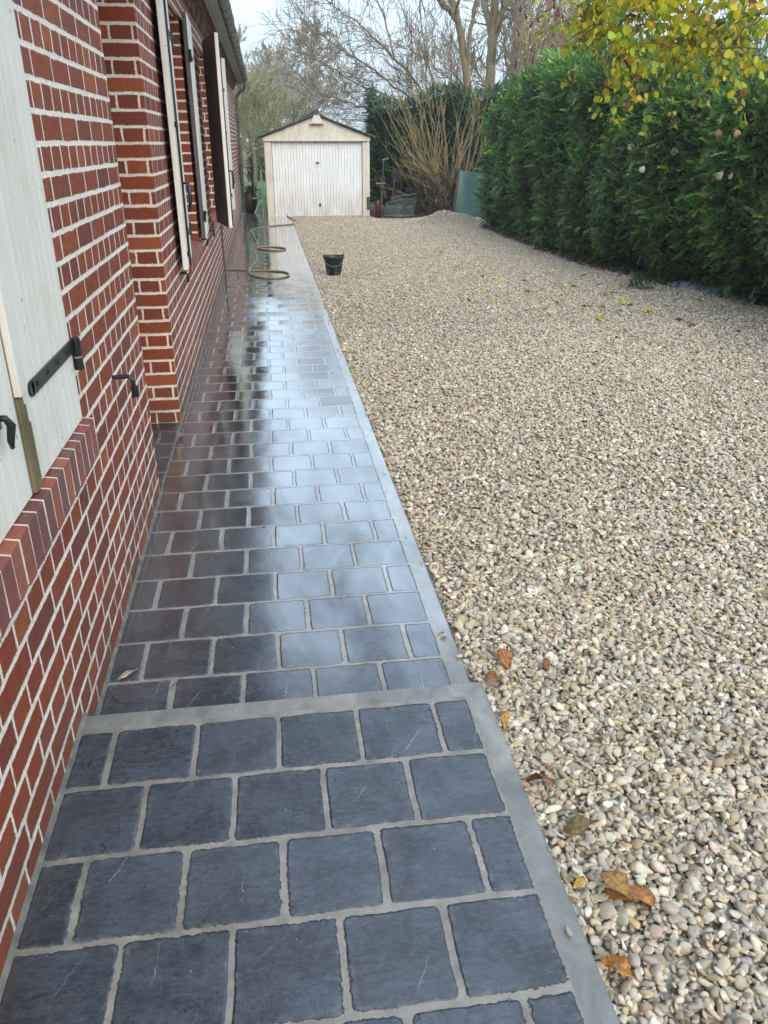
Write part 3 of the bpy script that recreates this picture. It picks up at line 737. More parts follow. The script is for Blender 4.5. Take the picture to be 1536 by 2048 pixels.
# closed shutters on the near window
def closed(y0, y1, zz, label):
    g = MB(); w = y1 - y0
    grooved(g, w, 1.46, .032, .058, 0, 0, 0, depth=.009)
    o = g.build('shutter', M['paint'], house, loc=Vector((-.632, y1, zz)) - house_inv, rz=-PI / 2); o['label'] = label
    return o, w
o, w = closed(1.885, 2.455, .828, 'right leaf of the closed shutters, split and mossy at its foot')
q = MB(); q.box(.012, .46, .0325, .038, .205, .243); q.tube([(.46, .0325, .224), (.46, .038, .224)], .019, 14)
for xx in (.08, .19, .30, .41): q.tube([(xx, .036, .224), (xx, .0415, .224)], .0065, 8)
q.tube([(-.012, .045, .19), (-.012, .045, .245)], .0135, 12); q.tube([(-.012, .045, .150), (-.012, .045, .187)], .0135, 12)
q.box(-.012, .02, .034, .0395, .205, .243)
q.build('hinge_strap', M['iron'], o)
q = MB(); q.tube([(-.012, .045, .186), (-.012, .045, .191)], .0138, 12); q.build('hinge_ring', M['steel'], o)
q = MB(); q.box(-.030, .0, -.02, .045, .155, .163); q.build('hinge_pin', M['iron'], o)
q = MB(); q.box(w - .03, w + .022, .0322, .050, .24, 1.46); q.build('cover_strip', M['paint'], o, bevel=.003)
q = MB()
z_top = [.24 + random.uniform(-.01, .01) for _ in range(7)]
for k in range(6):
    a = w - .03 + k * .0087; zt = .165 + .012 * k + random.uniform(-.03, .03) + (.06 if k == 3 else 0)
    q.box(a, a + .0084, .0324, .044 - .0012 * (k % 3), 0.002, min(.236, zt + .03))
q.build('cover_strip', M['rawwood'], o)['label'] = 'bare mossy broken foot of the cover strip'
o, w = closed(1.31, 1.862, .828, 'left leaf of the closed shutters')
q = MB(); LY = .135; q.tube([(LY, .034, .235), (LY, .05, .235), (LY - .012, .056, .215), (LY + .004, .054, .185), (LY - .008, .05, .165)], [.008, .008, .010, .008, .005], 8)
q.box(LY - .012, LY + .012, .0325, .036, .21, .27)
q.build('latch', M['iron'], o, smooth=True)
# shutter stays on the wall
def stay(y, z, s=1.0):
    q = MB(); x = XW
    q.tube([(x - .01, y, z), (x + .062 * s, y, z + .002), (x + .074 * s, y, z - .012), (x + .076 * s, y, z - .055 * s)], [.0085, .0085, .009, .008], 8)
    q.box(x + .064 * s, x + .088 * s, y - .005, y + .005, z - .075 * s, z - .035 * s)
    q.tube([(x + .07 * s, y - .012, z - .07 * s), (x + .08 * s, y + .012, z - .075 * s)], .009, 8)
    hb(q, 'shutter_stay', M['iron'], smooth=False)
stay(3.03, .800); stay(5.75, .79, .7); stay(7.9, .79, .7); stay(9.0, .76, .7)
q = MB(); q.tube([(-.598, 11.35, .0), (-.598, 11.30, .52)], .011, 8); q.tube([(-.598, 11.30, .50), (-.598, 11.30, .62)], .014, 8)
hb(q, 'water_pipe', M['dark_twig'])

# ------------------------------------------------------------------ garage
gl, gr = Vector((.045, 20.42, 0)), Vector((2.50, 20.42, 0))
gd = gr - gl; GW = gd.length; ga = math.atan2(gd.y, gd.x)
gar = empty('garage', gl, 'small cream prefabricated garage with white ribbed up-and-over door at the end of the drive', 'garage', rz=ga)
n_ = N('cream_render'); p_ = n_.obj(); a_ = n_.noise(n_.scale(p_, (4, 4, 1)), 3, 5, .65); b_ = n_.noise(p_, 30, 4, .7)
cc = n_.mix(n_.rng(a_, .4, .7, 0, .8), (.58, .545, .47), (.44, .39, .31)); cc = n_.mix(n_.rng(b_, .62, .72, 0, .6), cc, (.24, .19, .13))
M['cream'] = n_.pbr(cc, .8, normal=n_.bump(b_, .004, .6))
H1 = 1.69; HP = 2.17; DEP = 5.2
def gp(mb, name, mat, **kw): return mb.build(name, mat, gar, **kw)
g = MB(); g.box(0, .165, 0, .14, -.06, H1 - .04); gp(g, 'front_post', M['cream'], bevel=.006)
g = MB(); g.box(GW - .165, GW, 0, .14, -.05, H1 - .04); gp(g, 'front_post', M['cream'], bevel=.006)
g = MB(); g.box(GW - .075, GW + .004, -.012, -.001, .42, H1 - .05); gp(g, 'corner_trim', M['cream'])
g = MB(); g.face([(0, .141, -.05), (0, DEP, -.05), (0, DEP, H1), (0, .141, H1)]); g.face([(GW, DEP, -.05), (GW, .141, -.05), (GW, .141, H1), (GW, DEP, H1)])
g.face([(0, DEP, -.05), (GW, DEP, -.05), (GW, DEP, H1), (GW / 2, DEP, HP), (0, DEP, H1)])
gp(g, 'side_wall', M['cream'])
g = MB(); # gable board
pts = [(-.02, H1 - .04), (GW + .02, H1 - .04), (GW + .02, H1 + .03)]
for k in range(1, 8):
    t = k / 8; pts.append((GW + .02 - t * (GW / 2 + .02), H1 + .03 + (HP - H1 - .03) * (t ** 1.0)))
for k in range(8):
    t = k / 8; pts.append((GW / 2 - t * (GW / 2 + .02), HP - (HP - H1 - .03) * t))
pts.append((-.02, H1 + .03))
n0 = len(g.v)
for yy in (-.03, .11):
    for x, z in pts: g.vert((x, yy, z))
m_ = len(pts); g.idx(range(m_)); g.idx(reversed(range(m_, 2 * m_)))
for k in range(m_): g.idx((k, (k + 1) % m_, (k + 1) % m_ + m_, k + m_)[::-1])
g.box(-.005, GW + .005, -.045, -.03, H1 - .05, H1 - .03)
gp(g, 'gable', M['cream'])
g = MB(); g.box(GW / 2 - .165, GW / 2 + .165, -.14, -.03, HP - .17, HP - .145)
g.hexa([(GW / 2 - .14, -.13, HP - .144), (GW / 2 + .14, -.13, HP - .144), (GW / 2 + .14, -.03, HP - .144), (GW / 2 - .14, -.03, HP - .144), (GW / 2 - .06, -.13, HP + .01), (GW / 2 + .06, -.13, HP + .01), (GW / 2 + .06, -.03, HP + .01), (GW / 2 - .06, -.03, HP + .01)])
g.hexa([(GW / 2 - .059, -.13, HP + .011), (GW / 2 + .059, -.13, HP + .011), (GW / 2 + .059, -.03, HP + .011), (GW / 2 - .059, -.03, HP + .011), (GW / 2 - .045, -.13, HP + .085), (GW / 2 + .045, -.13, HP + .085), (GW / 2 + .045, -.03, HP + .085), (GW / 2 - .045, -.03, HP + .085)])
gp(g, 'gable_ornament', M['cream'], bevel=.01)
# ribbed door
dw0, dw1 = .172, GW - .172
g = MB(); x = dw0; flip = 0; prof = []
nr = 30; pw_ = (dw1 - dw0) / nr
for k in range(nr):
    a = dw0 + k * pw_; prof += [(a, .075), (a + pw_ * .18, .060), (a + pw_ * .5, .060), (a + pw_ * .68, .075)]
prof.append((dw1, .075))
for a, b in zip(prof, prof[1:]): g.face([(a[0], a[1], .0), (b[0], b[1], .0), (b[0], b[1], H1 - .055), (a[0], a[1], H1 - .055)])
g.box(dw0, dw1, .045, .058, -.005, .03)
n_ = N('garage_door_paint'); p_ = n_.obj(); a_ = n_.noise(n_.scale(p_, (9, 9, .6)), 3, 5, .65); b_ = n_.noise(n_.scale(p_, (3, 3, 1)), 2, 4, .6); _, _, z_ = n_.sep(p_)
cc = n_.mix(n_.rng(a_, .40, .68, 0, .75), (.70, .71, .72), (.54, .54, .53))
cc = n_.mix(n_.mul(n_.rng(z_, 0, .7, .55, 0), n_.rng(b_, .35, .6, 0, 1)), cc, (.40, .31, .18))
cc = n_.mix(n_.rng(n_.noise(p_, 3, 3), .5, .7, 0, .35), cc, (.52, .56, .60))
M['gdoor'] = n_.pbr(cc, .45)
dr = gp(g, 'door', M['gdoor'])
q = MB(); q.box(GW / 2 - .035, GW / 2 + .045, .03, .052, 1.17, 1.19); q.tube([(GW / 2, .03, 1.18), (GW / 2, .06, 1.18)], .014, 8)
q.build('handle', M['iron'], dr)
q = MB(); q.tube([(GW / 2 + .03, .025, .255), (GW / 2 + .03, .06, .255)], .028, 12); q.tube([(GW / 2 + .03, .03, .215), (GW / 2 + .03, .06, .215)], .012, 8); q.build('lock', M['iron'], dr)
# roof: corrugated mossy sheets with ragged tiles along the verge
g = MB()
for s in (-1, 1):
    n_s = 14
    for k in range(n_s):
        t0, t1 = k / n_s, (k + 1) / n_s
        xa = GW / 2 + s * (GW / 2 + .14) * t0; xb = GW / 2 + s * (GW / 2 + .14) * t1
        bow = lambda t: HP + .03 - (HP - H1 + .01) * (t ** .93)
        za, zb = bow(t0), bow(t1); th = .028; rj = random.uniform(0, .018)
        y0, y1 = -.11 + random.uniform(-.015, .01), DEP + .1
        g.hexa([(xa, y0, za), (xb, y0, zb), (xb, y1, zb), (xa, y1, za), (xa, y0, za + th), (xb, y0, zb + th + rj), (xb, y1, zb + th), (xa, y1, za + th)])
for k in range(60):
    s = random.choice((-1, 1)); t = random.uniform(.05, .98); x = GW / 2 + s * (GW / 2 + .14) * t
    z = HP + .03 - (HP - H1 + .01) * (t ** .93) + .02; r = random.uniform(.012, .035)
    g.lathe([(0.001, z + r * .8), (r * .7, z + r * .5), (r, z), (r * .8, z - .01)], x, -.08 + random.uniform(0, .4), 7)
n_ = N('mossy_roof_sheet'); p_ = n_.obj(); a_ = n_.noise(p_, 14, 5, .7)
M['moss'] = n_.pbr(n_.ramp(a_, [(.3, (.035, .03, .025)), (.5, (.075, .065, .05)), (.62, (.06, .07, .025)), (.8, (.16, .15, .12))]), .9, normal=n_.bump(a_, .02, 1))
gp(g, 'roof', M['moss'])
g = MB(); g.tube([(GW / 2, -.14, HP + .075), (GW / 2, DEP + .1, HP + .075)], .065, 12); gp(g, 'ridge_cap', M['moss'])
g = MB(); g.box(GW - .075, GW - .002, -.012, -.002, .13, .42); gp(g, 'mossy_patch', M['moss'])
g = MB(); g.box(-.17, -.13, -.12, .0, H1 - .07, H1 + .02); gp(g, 'verge_end', M['moss'])

# ------------------------------------------------------------------ vegetation generators
def frond_protos(nv=24, length=.15, n=15, spread=1.0, wid=.0085):
    out = []
    for _ in range(nv):
        tris = []; L = length * random.uniform(.75, 1.25); droop = random.uniform(.1, .5); cur = random.uniform(-.4, .4)
        for k in range(n):
            t = (k + 1) / n; base = Vector((cur * .03 * t, L * t * .8, -droop * L * t * t))
            side = (-1 if k % 2 else 1); a = side * random.uniform(.45, .95) * (1 - .55 * t) * spread
            l = L * random.uniform(.20, .38) * (1.05 - .5 * t)
            d = Vector((math.sin(a), math.cos(a), random.uniform(-.35, .25))).normalized()
            tip = base + d * l; m = base + d * l * .5
            wv = d.cross(Vector((random.uniform(-.4, .4), 0, 1))).normalized() * wid * random.uniform(.7, 1.3)
            tris.append((base, m + wv, tip)); tris.append((base, tip, m - wv))
        out.append(np.array([[tuple(p) for p in t] for t in tris]).reshape(-1, 3))
    return out
PROTO = np.stack(frond_protos())               # (nv, m, 3)
def place_fronds(P, Nrm, scale, color, proto=PROTO, down=.35, tipcol=None):
    """P (n,3) positions, Nrm (n,3) outward directions; frond local +y -> outward/up direction"""
    n = len(P); m = proto.shape[1]
    up = np.tile(np.array([0, 0, 1.0]), (n, 1))
    y = Nrm + rng.normal(0, .45, (n, 3)) + up * rng.uniform(-down, .75, (n, 1)); y /= np.linalg.norm(y, axis=1)[:, None]
    r = rng.normal(size=(n, 3)); x = np.cross(y, r * .6 + up); x /= np.linalg.norm(x, axis=1)[:, None]
    z = np.cross(x, y)
    B = proto[rng.integers(0, len(proto), n)] * scale[:, None, None]
    V = P[:, None, :] + B[:, :, 0:1] * x[:, None, :] + B[:, :, 1:2] * y[:, None, :] + B[:, :, 2:3] * z[:, None, :]
    F = np.arange(n * m).reshape(-1, 3)
    c = np.repeat(color[:, None, :], m, 1)
    if tipcol is not None:
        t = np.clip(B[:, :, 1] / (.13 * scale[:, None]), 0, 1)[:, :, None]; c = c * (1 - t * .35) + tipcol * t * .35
    return V.reshape(-1, 3), F, c.reshape(-1, 3)

def fbm(x, y, z, s=1.0):
    return np.array([noise.noise(Vector((a * s, b * s, c * s))) for a, b, c in zip(x, y, z)])

def grow(mb, p, d, L, r, depth, maxd, sides=5, kids=(2, 4), spread=.6, up=.15, tint=None, minr=.0018, wob=.18):
    """recursive branch"""
    n = max(2, int(4 + L * 2)) if depth < maxd else 3
    pts = [p.copy()]; dd = d.normalized(); rs = [r]
    for k in range(n):
        dd = (dd + Vector((random.gauss(0, wob), random.gauss(0, wob), random.gauss(0, wob) + up * .3)) * .5).normalized()
        pts.append(pts[-1] + dd * (L / n)); rs.append(max(minr, r * (1 - .68 * (k + 1) / n)))
    mb.tube(pts, rs, max(3, sides if depth < 2 else 3), 0 if depth < 2 else 1, tint, cap=False)
    if depth >= maxd: return
    nk = random.randint(*kids) + (1 if depth < 2 else 0)
    for q in range(nk):
        t = random.uniform(.25, 1.0); i = min(n - 1, int(t * n)); a = pts[i].lerp(pts[i + 1], random.random())
        base = (pts[i + 1] - pts[i]).normalized()
        rv = Vector((random.gauss(0, 1), random.gauss(0, 1), random.gauss(0, 1))).normalized()
        nd = (base + rv * spread + Vector((0, 0, up))).normalized()
        grow(mb, a, nd, L * random.uniform(.45, .72), max(minr, rs[i] * .58), depth + 1, maxd, sides, kids, spread, up, tint, minr, wob)

# ------------------------------------------------------------------ right hedge
def hedge_top(y): return np.interp(y, [4, 7, 9, 10.5, 12, 14, 15.5, 16.6, 17.2], [2.02, 2.08, 2.16, 2.32, 2.62, 2.72, 2.58, 2.38, 2.2])
hd = empty('conifer_hedge', (5.2, 11, 0), 'tall dense dark green conifer hedge along the right edge of the gravel', 'hedge')
def to_local(V, o): return V - np.array(o.location)
ny, nz = 150, 26
yy = np.linspace(4.0, 17.0, ny); T = np.linspace(0, 1, nz)
def hedge_surf(y, t, inset=0.0):
    """t 0..1 climbs the face, then over the rounded top; returns point and normal"""
    zt = hedge_top(y); foot = hedge_face_x(y)
    a = np.clip(t, 0, .82) / .82; b = np.clip((t - .82) / .18, 0, 1)
    z = .06 + a * (zt - .30) + b * .24
    overh = np.clip((foot - 4.6), 0, 1) * np.clip(z / .9, 0, 1) * .85
    bulge = .10 * np.sin(y * 5.1 + .8 * np.sin(y * 1.7)) + .07 * np.sin(z * 3.3 + y * 1.3) - .12 * np.clip(1 - z / .45, 0, 1) * -1
    x = foot - overh + inset + b * b * .55 + bulge * .9 - .08 * np.sin(PI * a)
    return x, z
Yg, Tg = np.meshgrid(yy, T, indexing='ij'); xg, zg = hedge_surf(Yg.ravel(), Tg.ravel(), .13)
V = np.stack([xg, Yg.ravel(), zg - .05], 1)
V2 = V.copy(); V2[:, 0] = 6.3 + 0 * V[:, 0]
ii = (np.arange(ny - 1)[:, None] * nz + np.arange(nz - 1)[None]).ravel(); F = np.stack([ii, ii + 1, ii + nz + 1, ii + nz], 1)
# end cap and back
cap = [((ny - 1) * nz + k) for k in range(nz)]
Vn = np.concatenate([V, V2]); off = len(V)
F2 = np.stack([np.array(cap[:-1]), np.array(cap[1:]), np.array(cap[1:]) + off, np.array(cap[:-1]) + off], 1)
topi = np.arange(ny - 1) * nz + nz - 1; F3 = np.stack([topi, topi + off, topi + nz + off, topi + nz], 1)
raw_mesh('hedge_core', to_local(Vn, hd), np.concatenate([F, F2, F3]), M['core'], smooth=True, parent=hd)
n = 21000
fy = 17.05 - 12.6 * rng.random(n) ** .85; ft = rng.random(n) ** .9
fx, fz = hedge_surf(fy, ft, 0)
P = np.stack([fx + rng.uniform(-.02, .14, n), fy, fz + rng.uniform(-.04, .04, n)], 1)
Nr = np.stack([-np.ones(n) * .8, -np.full(n, .45), .15 + 1.2 * np.clip((ft - .8) / .2, 0, 1)], 1)
# far end face
m = 2600
ez = rng.uniform(.08, 2.25, m); ex = rng.uniform(4.45, 5.9, m); P2 = np.stack([ex, 17.05 + rng.uniform(-.1, .1, m), ez], 1); N2 = np.tile([[-.2, 1, .2]], (m, 1))
m3 = 5200   # fluffy top
ty = rng.uniform(6, 17, m3); tx = hedge_face_x(ty) * .75 + 4.55 * .25 + rng.uniform(.1, 1.5, m3); tz = hedge_top(ty) + rng.uniform(-.12, .16, m3) * (1 + .6 * np.sin(ty * 4))
P3 = np.stack([tx, ty, tz], 1); N3 = np.tile([[-.3, -.2, 1.0]], (m3, 1))
P = np.concatenate([P, P2, P3]); Nr = np.concatenate([Nr, N2, N3]); n = len(P)
nz_ = fbm(P[:, 0], P[:, 1], P[:, 2], 1.6); nz2 = fbm(P[:, 0] + 9, P[:, 1], P[:, 2], .55)
deep = np.array([.014, .040, .012]); mid = np.array([.028, .078, .022]); blue = np.array([.030, .075, .050]); yel = np.array([.085, .125, .018])
w = rng.random((n, 1)); c = deep * (1 - w) + mid * w
b = np.clip(nz2 * 1.8 + .05 + .1 * rng.normal(size=n), 0, 1)[:, None]; c = c * (1 - b * .6) + blue * b * .6
yl = (rng.random(n) < .05)[:, None]; c = np.where(yl, yel, c)
c *= (1 + 1.1 * np.clip(nz_, -.5, .6))[:, None] * rng.uniform(.45, 1.6, (n, 1))
top_light = np.clip((P[:, 2] - 1.7) / .8, 0, 1)[:, None]; c = c * (1 + .12 * top_light)  # light on the hedge top put into the tint: higher fronds brighter
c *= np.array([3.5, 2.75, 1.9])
brn = (rng.random(n) < .28 * np.clip((.7 - P[:, 2]) / .5, 0, 1) + .03)[:, None]; c = np.where(brn, np.array([.075, .048, .028]) * rng.uniform(.5, 1.5, (n, 1)), c)
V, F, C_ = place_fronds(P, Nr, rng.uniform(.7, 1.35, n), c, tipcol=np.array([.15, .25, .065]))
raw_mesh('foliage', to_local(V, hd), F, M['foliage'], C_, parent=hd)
g = MB()
for k in range(26):
    y = 4.4 + k * .5 + random.uniform(-.1, .1); x = float(hedge_face_x(y)) + .42 + random.uniform(-.05, .1)
    g.tube([(x, y, 0), (x + random.uniform(-.05, .05), y, .9)], [.05, .035], 7)
    for _ in range(3): g.tube([(x, y, .15), (x - .35, y + random.uniform(-.3, .3), random.uniform(.1, .45))], [.012, .004], 4)
g.v = [tuple(to_local(np.array(p), hd)) for p in g.v]
g.build('trunks', M['dark_twig'], hd)

# second, darker hedge behind the coppice
h2 = empty('conifer_hedge', (4.5, 22.6, 0), 'dark conifer hedge behind the bare coppice, right of the garage', 'hedge')
def blob_hedge(parent, x0, x1, yc, top, n, dep=.9, dark=1.0, bot=.1):
    g = MB(); nxs = 40
    for k in range(nxs):
        xa = x0 + (x1 - x0) * k / nxs; xb = x0 + (x1 - x0) * (k + 1) / nxs
        for (u0, u1) in ((0, .35), (.35, .7), (.7, 1.0)):
            za, zb = bot + u0 * (top(xa) - bot - .1), bot + u1 * (top(xa) - bot - .1)
            s_ = .16 * math.sin(xa * 5 + u0 * 7)
            g.box(xa, xb + .01, yc - dep / 2 + .18 + s_ * .5, yc + dep / 2, za, zb)
    g.v = [tuple(np.array(p) - np.array(parent.location)) for p in g.v]
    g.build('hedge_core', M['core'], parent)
    x = rng.uniform(x0 - .08, x1, n); u = rng.random(n) ** .8; tp = np.array([top(a) for a in x])
    z = bot + u * (tp - bot + .06); y = yc - dep / 2 + .05 + .16 * np.sin(x * 5 + u * 7) * .5 + rng.uniform(-.12, .12, n)
    tt = u > .93; y = np.where(tt, yc + rng.uniform(-dep / 2, dep / 2, n), y)
    le = rng.random(n) < .10; x = np.where(le, x0 + rng.uniform(-.12, .05, n), x); y = np.where(le, yc + rng.uniform(-dep / 2, dep / 2, n), y)
    P = np.stack([x, y, z], 1); Nn = np.tile([[-.2, -1, .2]], (n, 1)); Nn = np.where(tt[:, None], [[-.1, -.3, 1]], Nn); Nn = np.where(le[:, None], [[-1, -.3, .2]], Nn)
    w = rng.random((n, 1)); c = (np.array([.014, .038, .016]) * (1 - w) + np.array([.030, .070, .030]) * w)
    c = c * (1 + .9 * np.clip(fbm(x, y, z, 1.4), -.5, .6))[:, None] * rng.uniform(.6, 1.4, (n, 1)) * 1.9 * dark
    br = (rng.random(n) < .5 * np.clip((1.1 - z) / .6, 0, 1)); c = np.where(br[:, None], np.array([.045, .030, .018]), c)
    V, F, C_ = place_fronds(P, Nn, rng.uniform(.8, 1.6, n), c)
    raw_mesh('foliage', V - np.array(parent.location), F, M['foliage'], C_, parent=parent)
blob_hedge(h2, 2.92, 6.6, 22.6, lambda x: 2.50 + .12 * math.sin(x * 3) - .25 * max(0, 3.2 - x) + .12 * (x - 3), 9500)

# ------------------------------------------------------------------ coppiced shrub, bare trees, sumac
def coppice():
    e = empty('coppiced_shrub', (4.30, 20.9, 0), 'bare many-stemmed shrub with tan fanning stems behind the gravel heap', 'shrub')
    g = MB(); O = Vector(e.location)
    for k in range(66):
        bx = random.gauss(.18, .36); by = random.uniform(-.45, .5)
        lean = random.gauss(-.10, .22) + bx * .30
        p = Vector((bx, by, 0)); L = random.uniform(1.9, 4.0)
        d = Vector((lean, random.gauss(0, .12), 1)).normalized()
        n = 8; pts = [p]; r0 = random.uniform(.005, .015); rs = [r0]
        for q in range(n):
            d = (d + Vector((random.gauss(0, .07) + lean * .03, random.gauss(0, .05), random.gauss(0, .03) - .03 * abs(lean)))).normalized()
            pts.append(pts[-1] + d * L / n); rs.append(r0 * (1 - .75 * (q + 1) / n))
        g.tube(pts, rs, 5, 0, None, cap=False)
        for q in range(random.randint(4, 8)):
            i = random.randint(2, n - 1); dd = (pts[i + 1] - pts[i]).normalized() + Vector((random.gauss(0, .5), random.gauss(0, .4), random.uniform(-.1, .4)))
            a = pts[i]; b = a + dd.normalized() * random.uniform(.2, .6)
            g.tube([a, a.lerp(b, .5) + Vector((0, 0, .03)), b], [.005, .004, .0025], 3, 0, None, cap=False)
    # long wands sweeping left over the drive end
    for k in range(15):
        a = Vector((random.uniform(-.30, .2), random.uniform(-.5, 0), random.uniform(.15, 1.0)))
        L = random.uniform(.8, 1.6); ang = random.uniform(.45, 1.15)
        d = Vector((-math.cos(ang), random.uniform(-.35, .1), math.sin(ang))); pts = [a]
        for q in range(6): d = (d + Vector((-.03, 0, -.03)) + Vector((random.gauss(0, .05), 0, random.gauss(0, .05)))).normalized(); pts.append(pts[-1] + d * L / 6)
        g.tube(pts, [.011 * (1 - .12 * q) for q in range(7)], 4, 0, None, cap=False)
        for q in range(5):
            i = random.randint(1, 5); b = pts[i] + Vector((random.uniform(-.35, .05), random.gauss(0, .1), random.uniform(-.02, .3)))
            g.tube([pts[i], b], [.005, .002], 3, 0, None, cap=False)
    g.build('stems', M['stem'], e)
    # dead leaf litter caught low in the stems and a few live green leaves
    n = 1500; P = np.stack([rng.normal(-.05, .5, n), rng.uniform(-.6, .5, n), rng.random(n) ** 1.5 * 1.0], 1)
    c = np.array([.065, .042, .027]) * rng.uniform(.5, 1.5, (n, 1))
    V, F, C_ = place_fronds(P, rng.normal(size=(n, 3)), rng.uniform(.7, 1.4, n), c)
    raw_mesh('dead_twigs', V, F, M['foliage'], C_, parent=e)
    return e
coppice()

LEAFP = []
def leaf_proto(kind='round'):
    if kind == 'round': out = [(0, 0), (.22, .06), (.40, .24), (.44, .5), (.33, .78), (.12, .94), (0, 1.04)]
    else: out = [(0, 0), (.14, .1), (.26, .32), (.25, .58), (.14, .84), (0, 1.0)]
    return out
def leaf_geo(size, kind='round', fold=.25, curl=.15):
    o = leaf_proto(kind); V = []; F = []
    n = len(o)
    for i, (x, y) in enumerate(o): V.append((0, y * size, -curl * size * (y - .3) ** 2))
    for s in (-1, 1):
        b = len(V)
        for i, (x, y) in enumerate(o): V.append((s * x * size, y * size, abs(x) * size * fold - curl * size * (y - .3) ** 2))
        for i in range(n - 1): F.append((i, i + 1, b + i + 1, b + i) if s > 0 else (i, b + i, b + i + 1, i + 1))
    return V, F

def bare_tree(name, loc, label, limbs, rad0, seed, mats, group=None, twigs=(26, 3), tw_len=1.0, cat='tree', minr=.0045, spread=.75, up=.12):
    """limbs: list of polylines of world points with start radius; twigs grow from them"""
    random.seed(seed)
    e = empty(name, loc, label, cat, group); O = Vector(loc)
    g = MB(); g2 = MB()
    for i, (pts, ra, rb, nt) in enumerate(limbs):
        pts = [Vector(p) - O for p in pts]
        # smooth and roughen
        fine = []
        for a, b in zip(pts, pts[1:]):
            for k in range(4): fine.append(a.lerp(b, k / 4) + Vector((random.gauss(0, .02), random.gauss(0, .02), random.gauss(0, .02))) * (1 if k else 0))
        fine.append(pts[-1]); n = len(fine)
        rs = [ra + (rb - ra) * k / (n - 1) for k in range(n)]
        g.tube(fine, rs, 9 if ra > .06 else 6, 0, None, cap=False)
        for k in range(int(nt * 1.5)):
            j = random.randint(int(n * .15), n - 2); base = (fine[j + 1] - fine[j]).normalized()
            rv = Vector((random.gauss(0, 1), random.gauss(0, 1), random.gauss(0, 1))).normalized()
            d = (base * .7 + rv * spread + Vector((0, 0, up))).normalized()
            grow(g2, fine[j], d, tw_len * random.uniform(.5, 1.25), max(minr * 1.6, rs[j] * .33), 2, twigs[1] + 1, 3, (2, 4), .7, up, None, minr, .22)
    g.build('trunk', mats[0], e, smooth=True)
    if g2.v: g2.build('crown', [mats[1], mats[1]], e)
    return e
def PL(pts, Y, jit=.0):
    Ys = Y if hasattr(Y, '__len__') else [Y] * len(pts)
    return [atY(x, y, q) for (x, y), q in zip(pts, Ys)]
TY = 24.5
bare_tree('bare_tree', atY(978, 430, 24.5).to_tuple(), 'bare tree with the straight thicker trunk, right one of the twin trunks', [
    (PL([(978, 430), (977, 250), (982, 120), (988, 40), (1000, -80), (1020, -220)], [24.5, 24.5, 24.5, 24.5, 24.6, 24.8]), .17, .08, 8),
    (PL([(984, 90), (1006, 20), (1040, -60), (1090, -150)], [24.5, 24.3, 24, 23.6]), .10, .04, 12),
    (PL([(984, 70), (968, 10), (950, -70), (925, -150)], [24.5, 24.7, 25, 25.3]), .10, .04, 12),
    (PL([(978, 210), (1010, 160), (1040, 100), (1075, 30), (1100, -60)], [24.5, 24.2, 23.9, 23.5, 23.3]), .05, .02, 18),
    (PL([(978, 150), (1000, 110), (1045, 60), (1085, 10)], [24.5, 24.9, 25.3, 25.6]), .04, .015, 14)], .2, 11, (M['bark'], M['twig']), tw_len=.9)
bare_tree('bare_tree', atY(942, 430, 24.0).to_tuple(), 'bare leaning tree with boughs arching left above the garage, left of the twin trunks', [
    (PL([(942, 430), (938, 230), (930, 120), (915, 40), (893, -40), (860, -140)], [24, 24, 24, 24, 24, 24.2]), .135, .06, 10),
    (PL([(932, 150), (940, 60), (960, -20), (970, -120)], [24, 23.8, 23.5, 23.4]), .07, .03, 10),
    (PL([(918, 45), (880, 0), (850, -50), (800, -120)], [24, 23.6, 23.2, 22.9]), .09, .03, 12),
    (PL([(920, 330), (880, 230), (820, 150), (770, 95), (720, 50), (680, 20), (640, -10)], [24, 23.6, 23.2, 22.9, 22.6, 22.4, 22.3]), .045, .010, 38),
    (PL([(905, 290), (850, 215), (800, 180), (750, 140), (700, 110), (650, 75), (610, 60), (590, 40)], [24, 23.8, 23.5, 23.2, 23, 22.8, 22.8, 22.8]), .034, .007, 38),
    (PL([(880, 260), (820, 215), (760, 185), (700, 160), (650, 130), (615, 110)], [24, 24, 24, 24, 24, 24]), .03, .007, 30),
    (PL([(860, 270), (800, 240), (740, 215), (690, 205), (645, 190), (625, 170)], [24, 24.3, 24.5, 24.6, 24.6, 24.6]), .035, .009, 24),
    (PL([(850, 290), (800, 265), (760, 250), (715, 240), (680, 235)], [24, 23.7, 23.5, 23.4, 23.4]), .03, .009, 16),
    (PL([(870, 180), (850, 100), (840, 20), (835, -60)], [24, 24, 24.2, 24.4]), .03, .012, 16),
    (PL([(790, 115), (770, 40), (745, -30), (720, -90)], [23, 23, 23.2, 23.4]), .028, .01, 18)], .2, 12, (M['bark'], M['twig']), tw_len=.95)
# thin upright saplings between the trunks
for i, (x, yb, xt, yt, Y, lb) in enumerate([(826, 380, 822, 60, 22.8, 'slim bare sapling with upright pinkish twigs left of the twin trunks'), (900, 380, 905, 20, 23.4, 'slim bare sapling just left of the leaning trunk'), (1030, 330, 1040, -20, 23.2, 'slim bare sapling right of the straight trunk'), (870, 360, 850, 90, 22.4, 'slim bare sapling rising out of the coppiced stems')]):
    b = atY(x, yb, Y); b.z = -.05; t = atY(xt, yt, Y)
    bare_tree('bare_sapling', b.to_tuple(), lb, [([b, b.lerp(t, .35) + Vector((.05, 0, 0)), b.lerp(t, .7), t], .028, .008, 30)], .03, 30 + i, (M['twig'], M['twig']), twigs=(10, 3), tw_len=.7, up=.5, spread=.55, minr=.004)

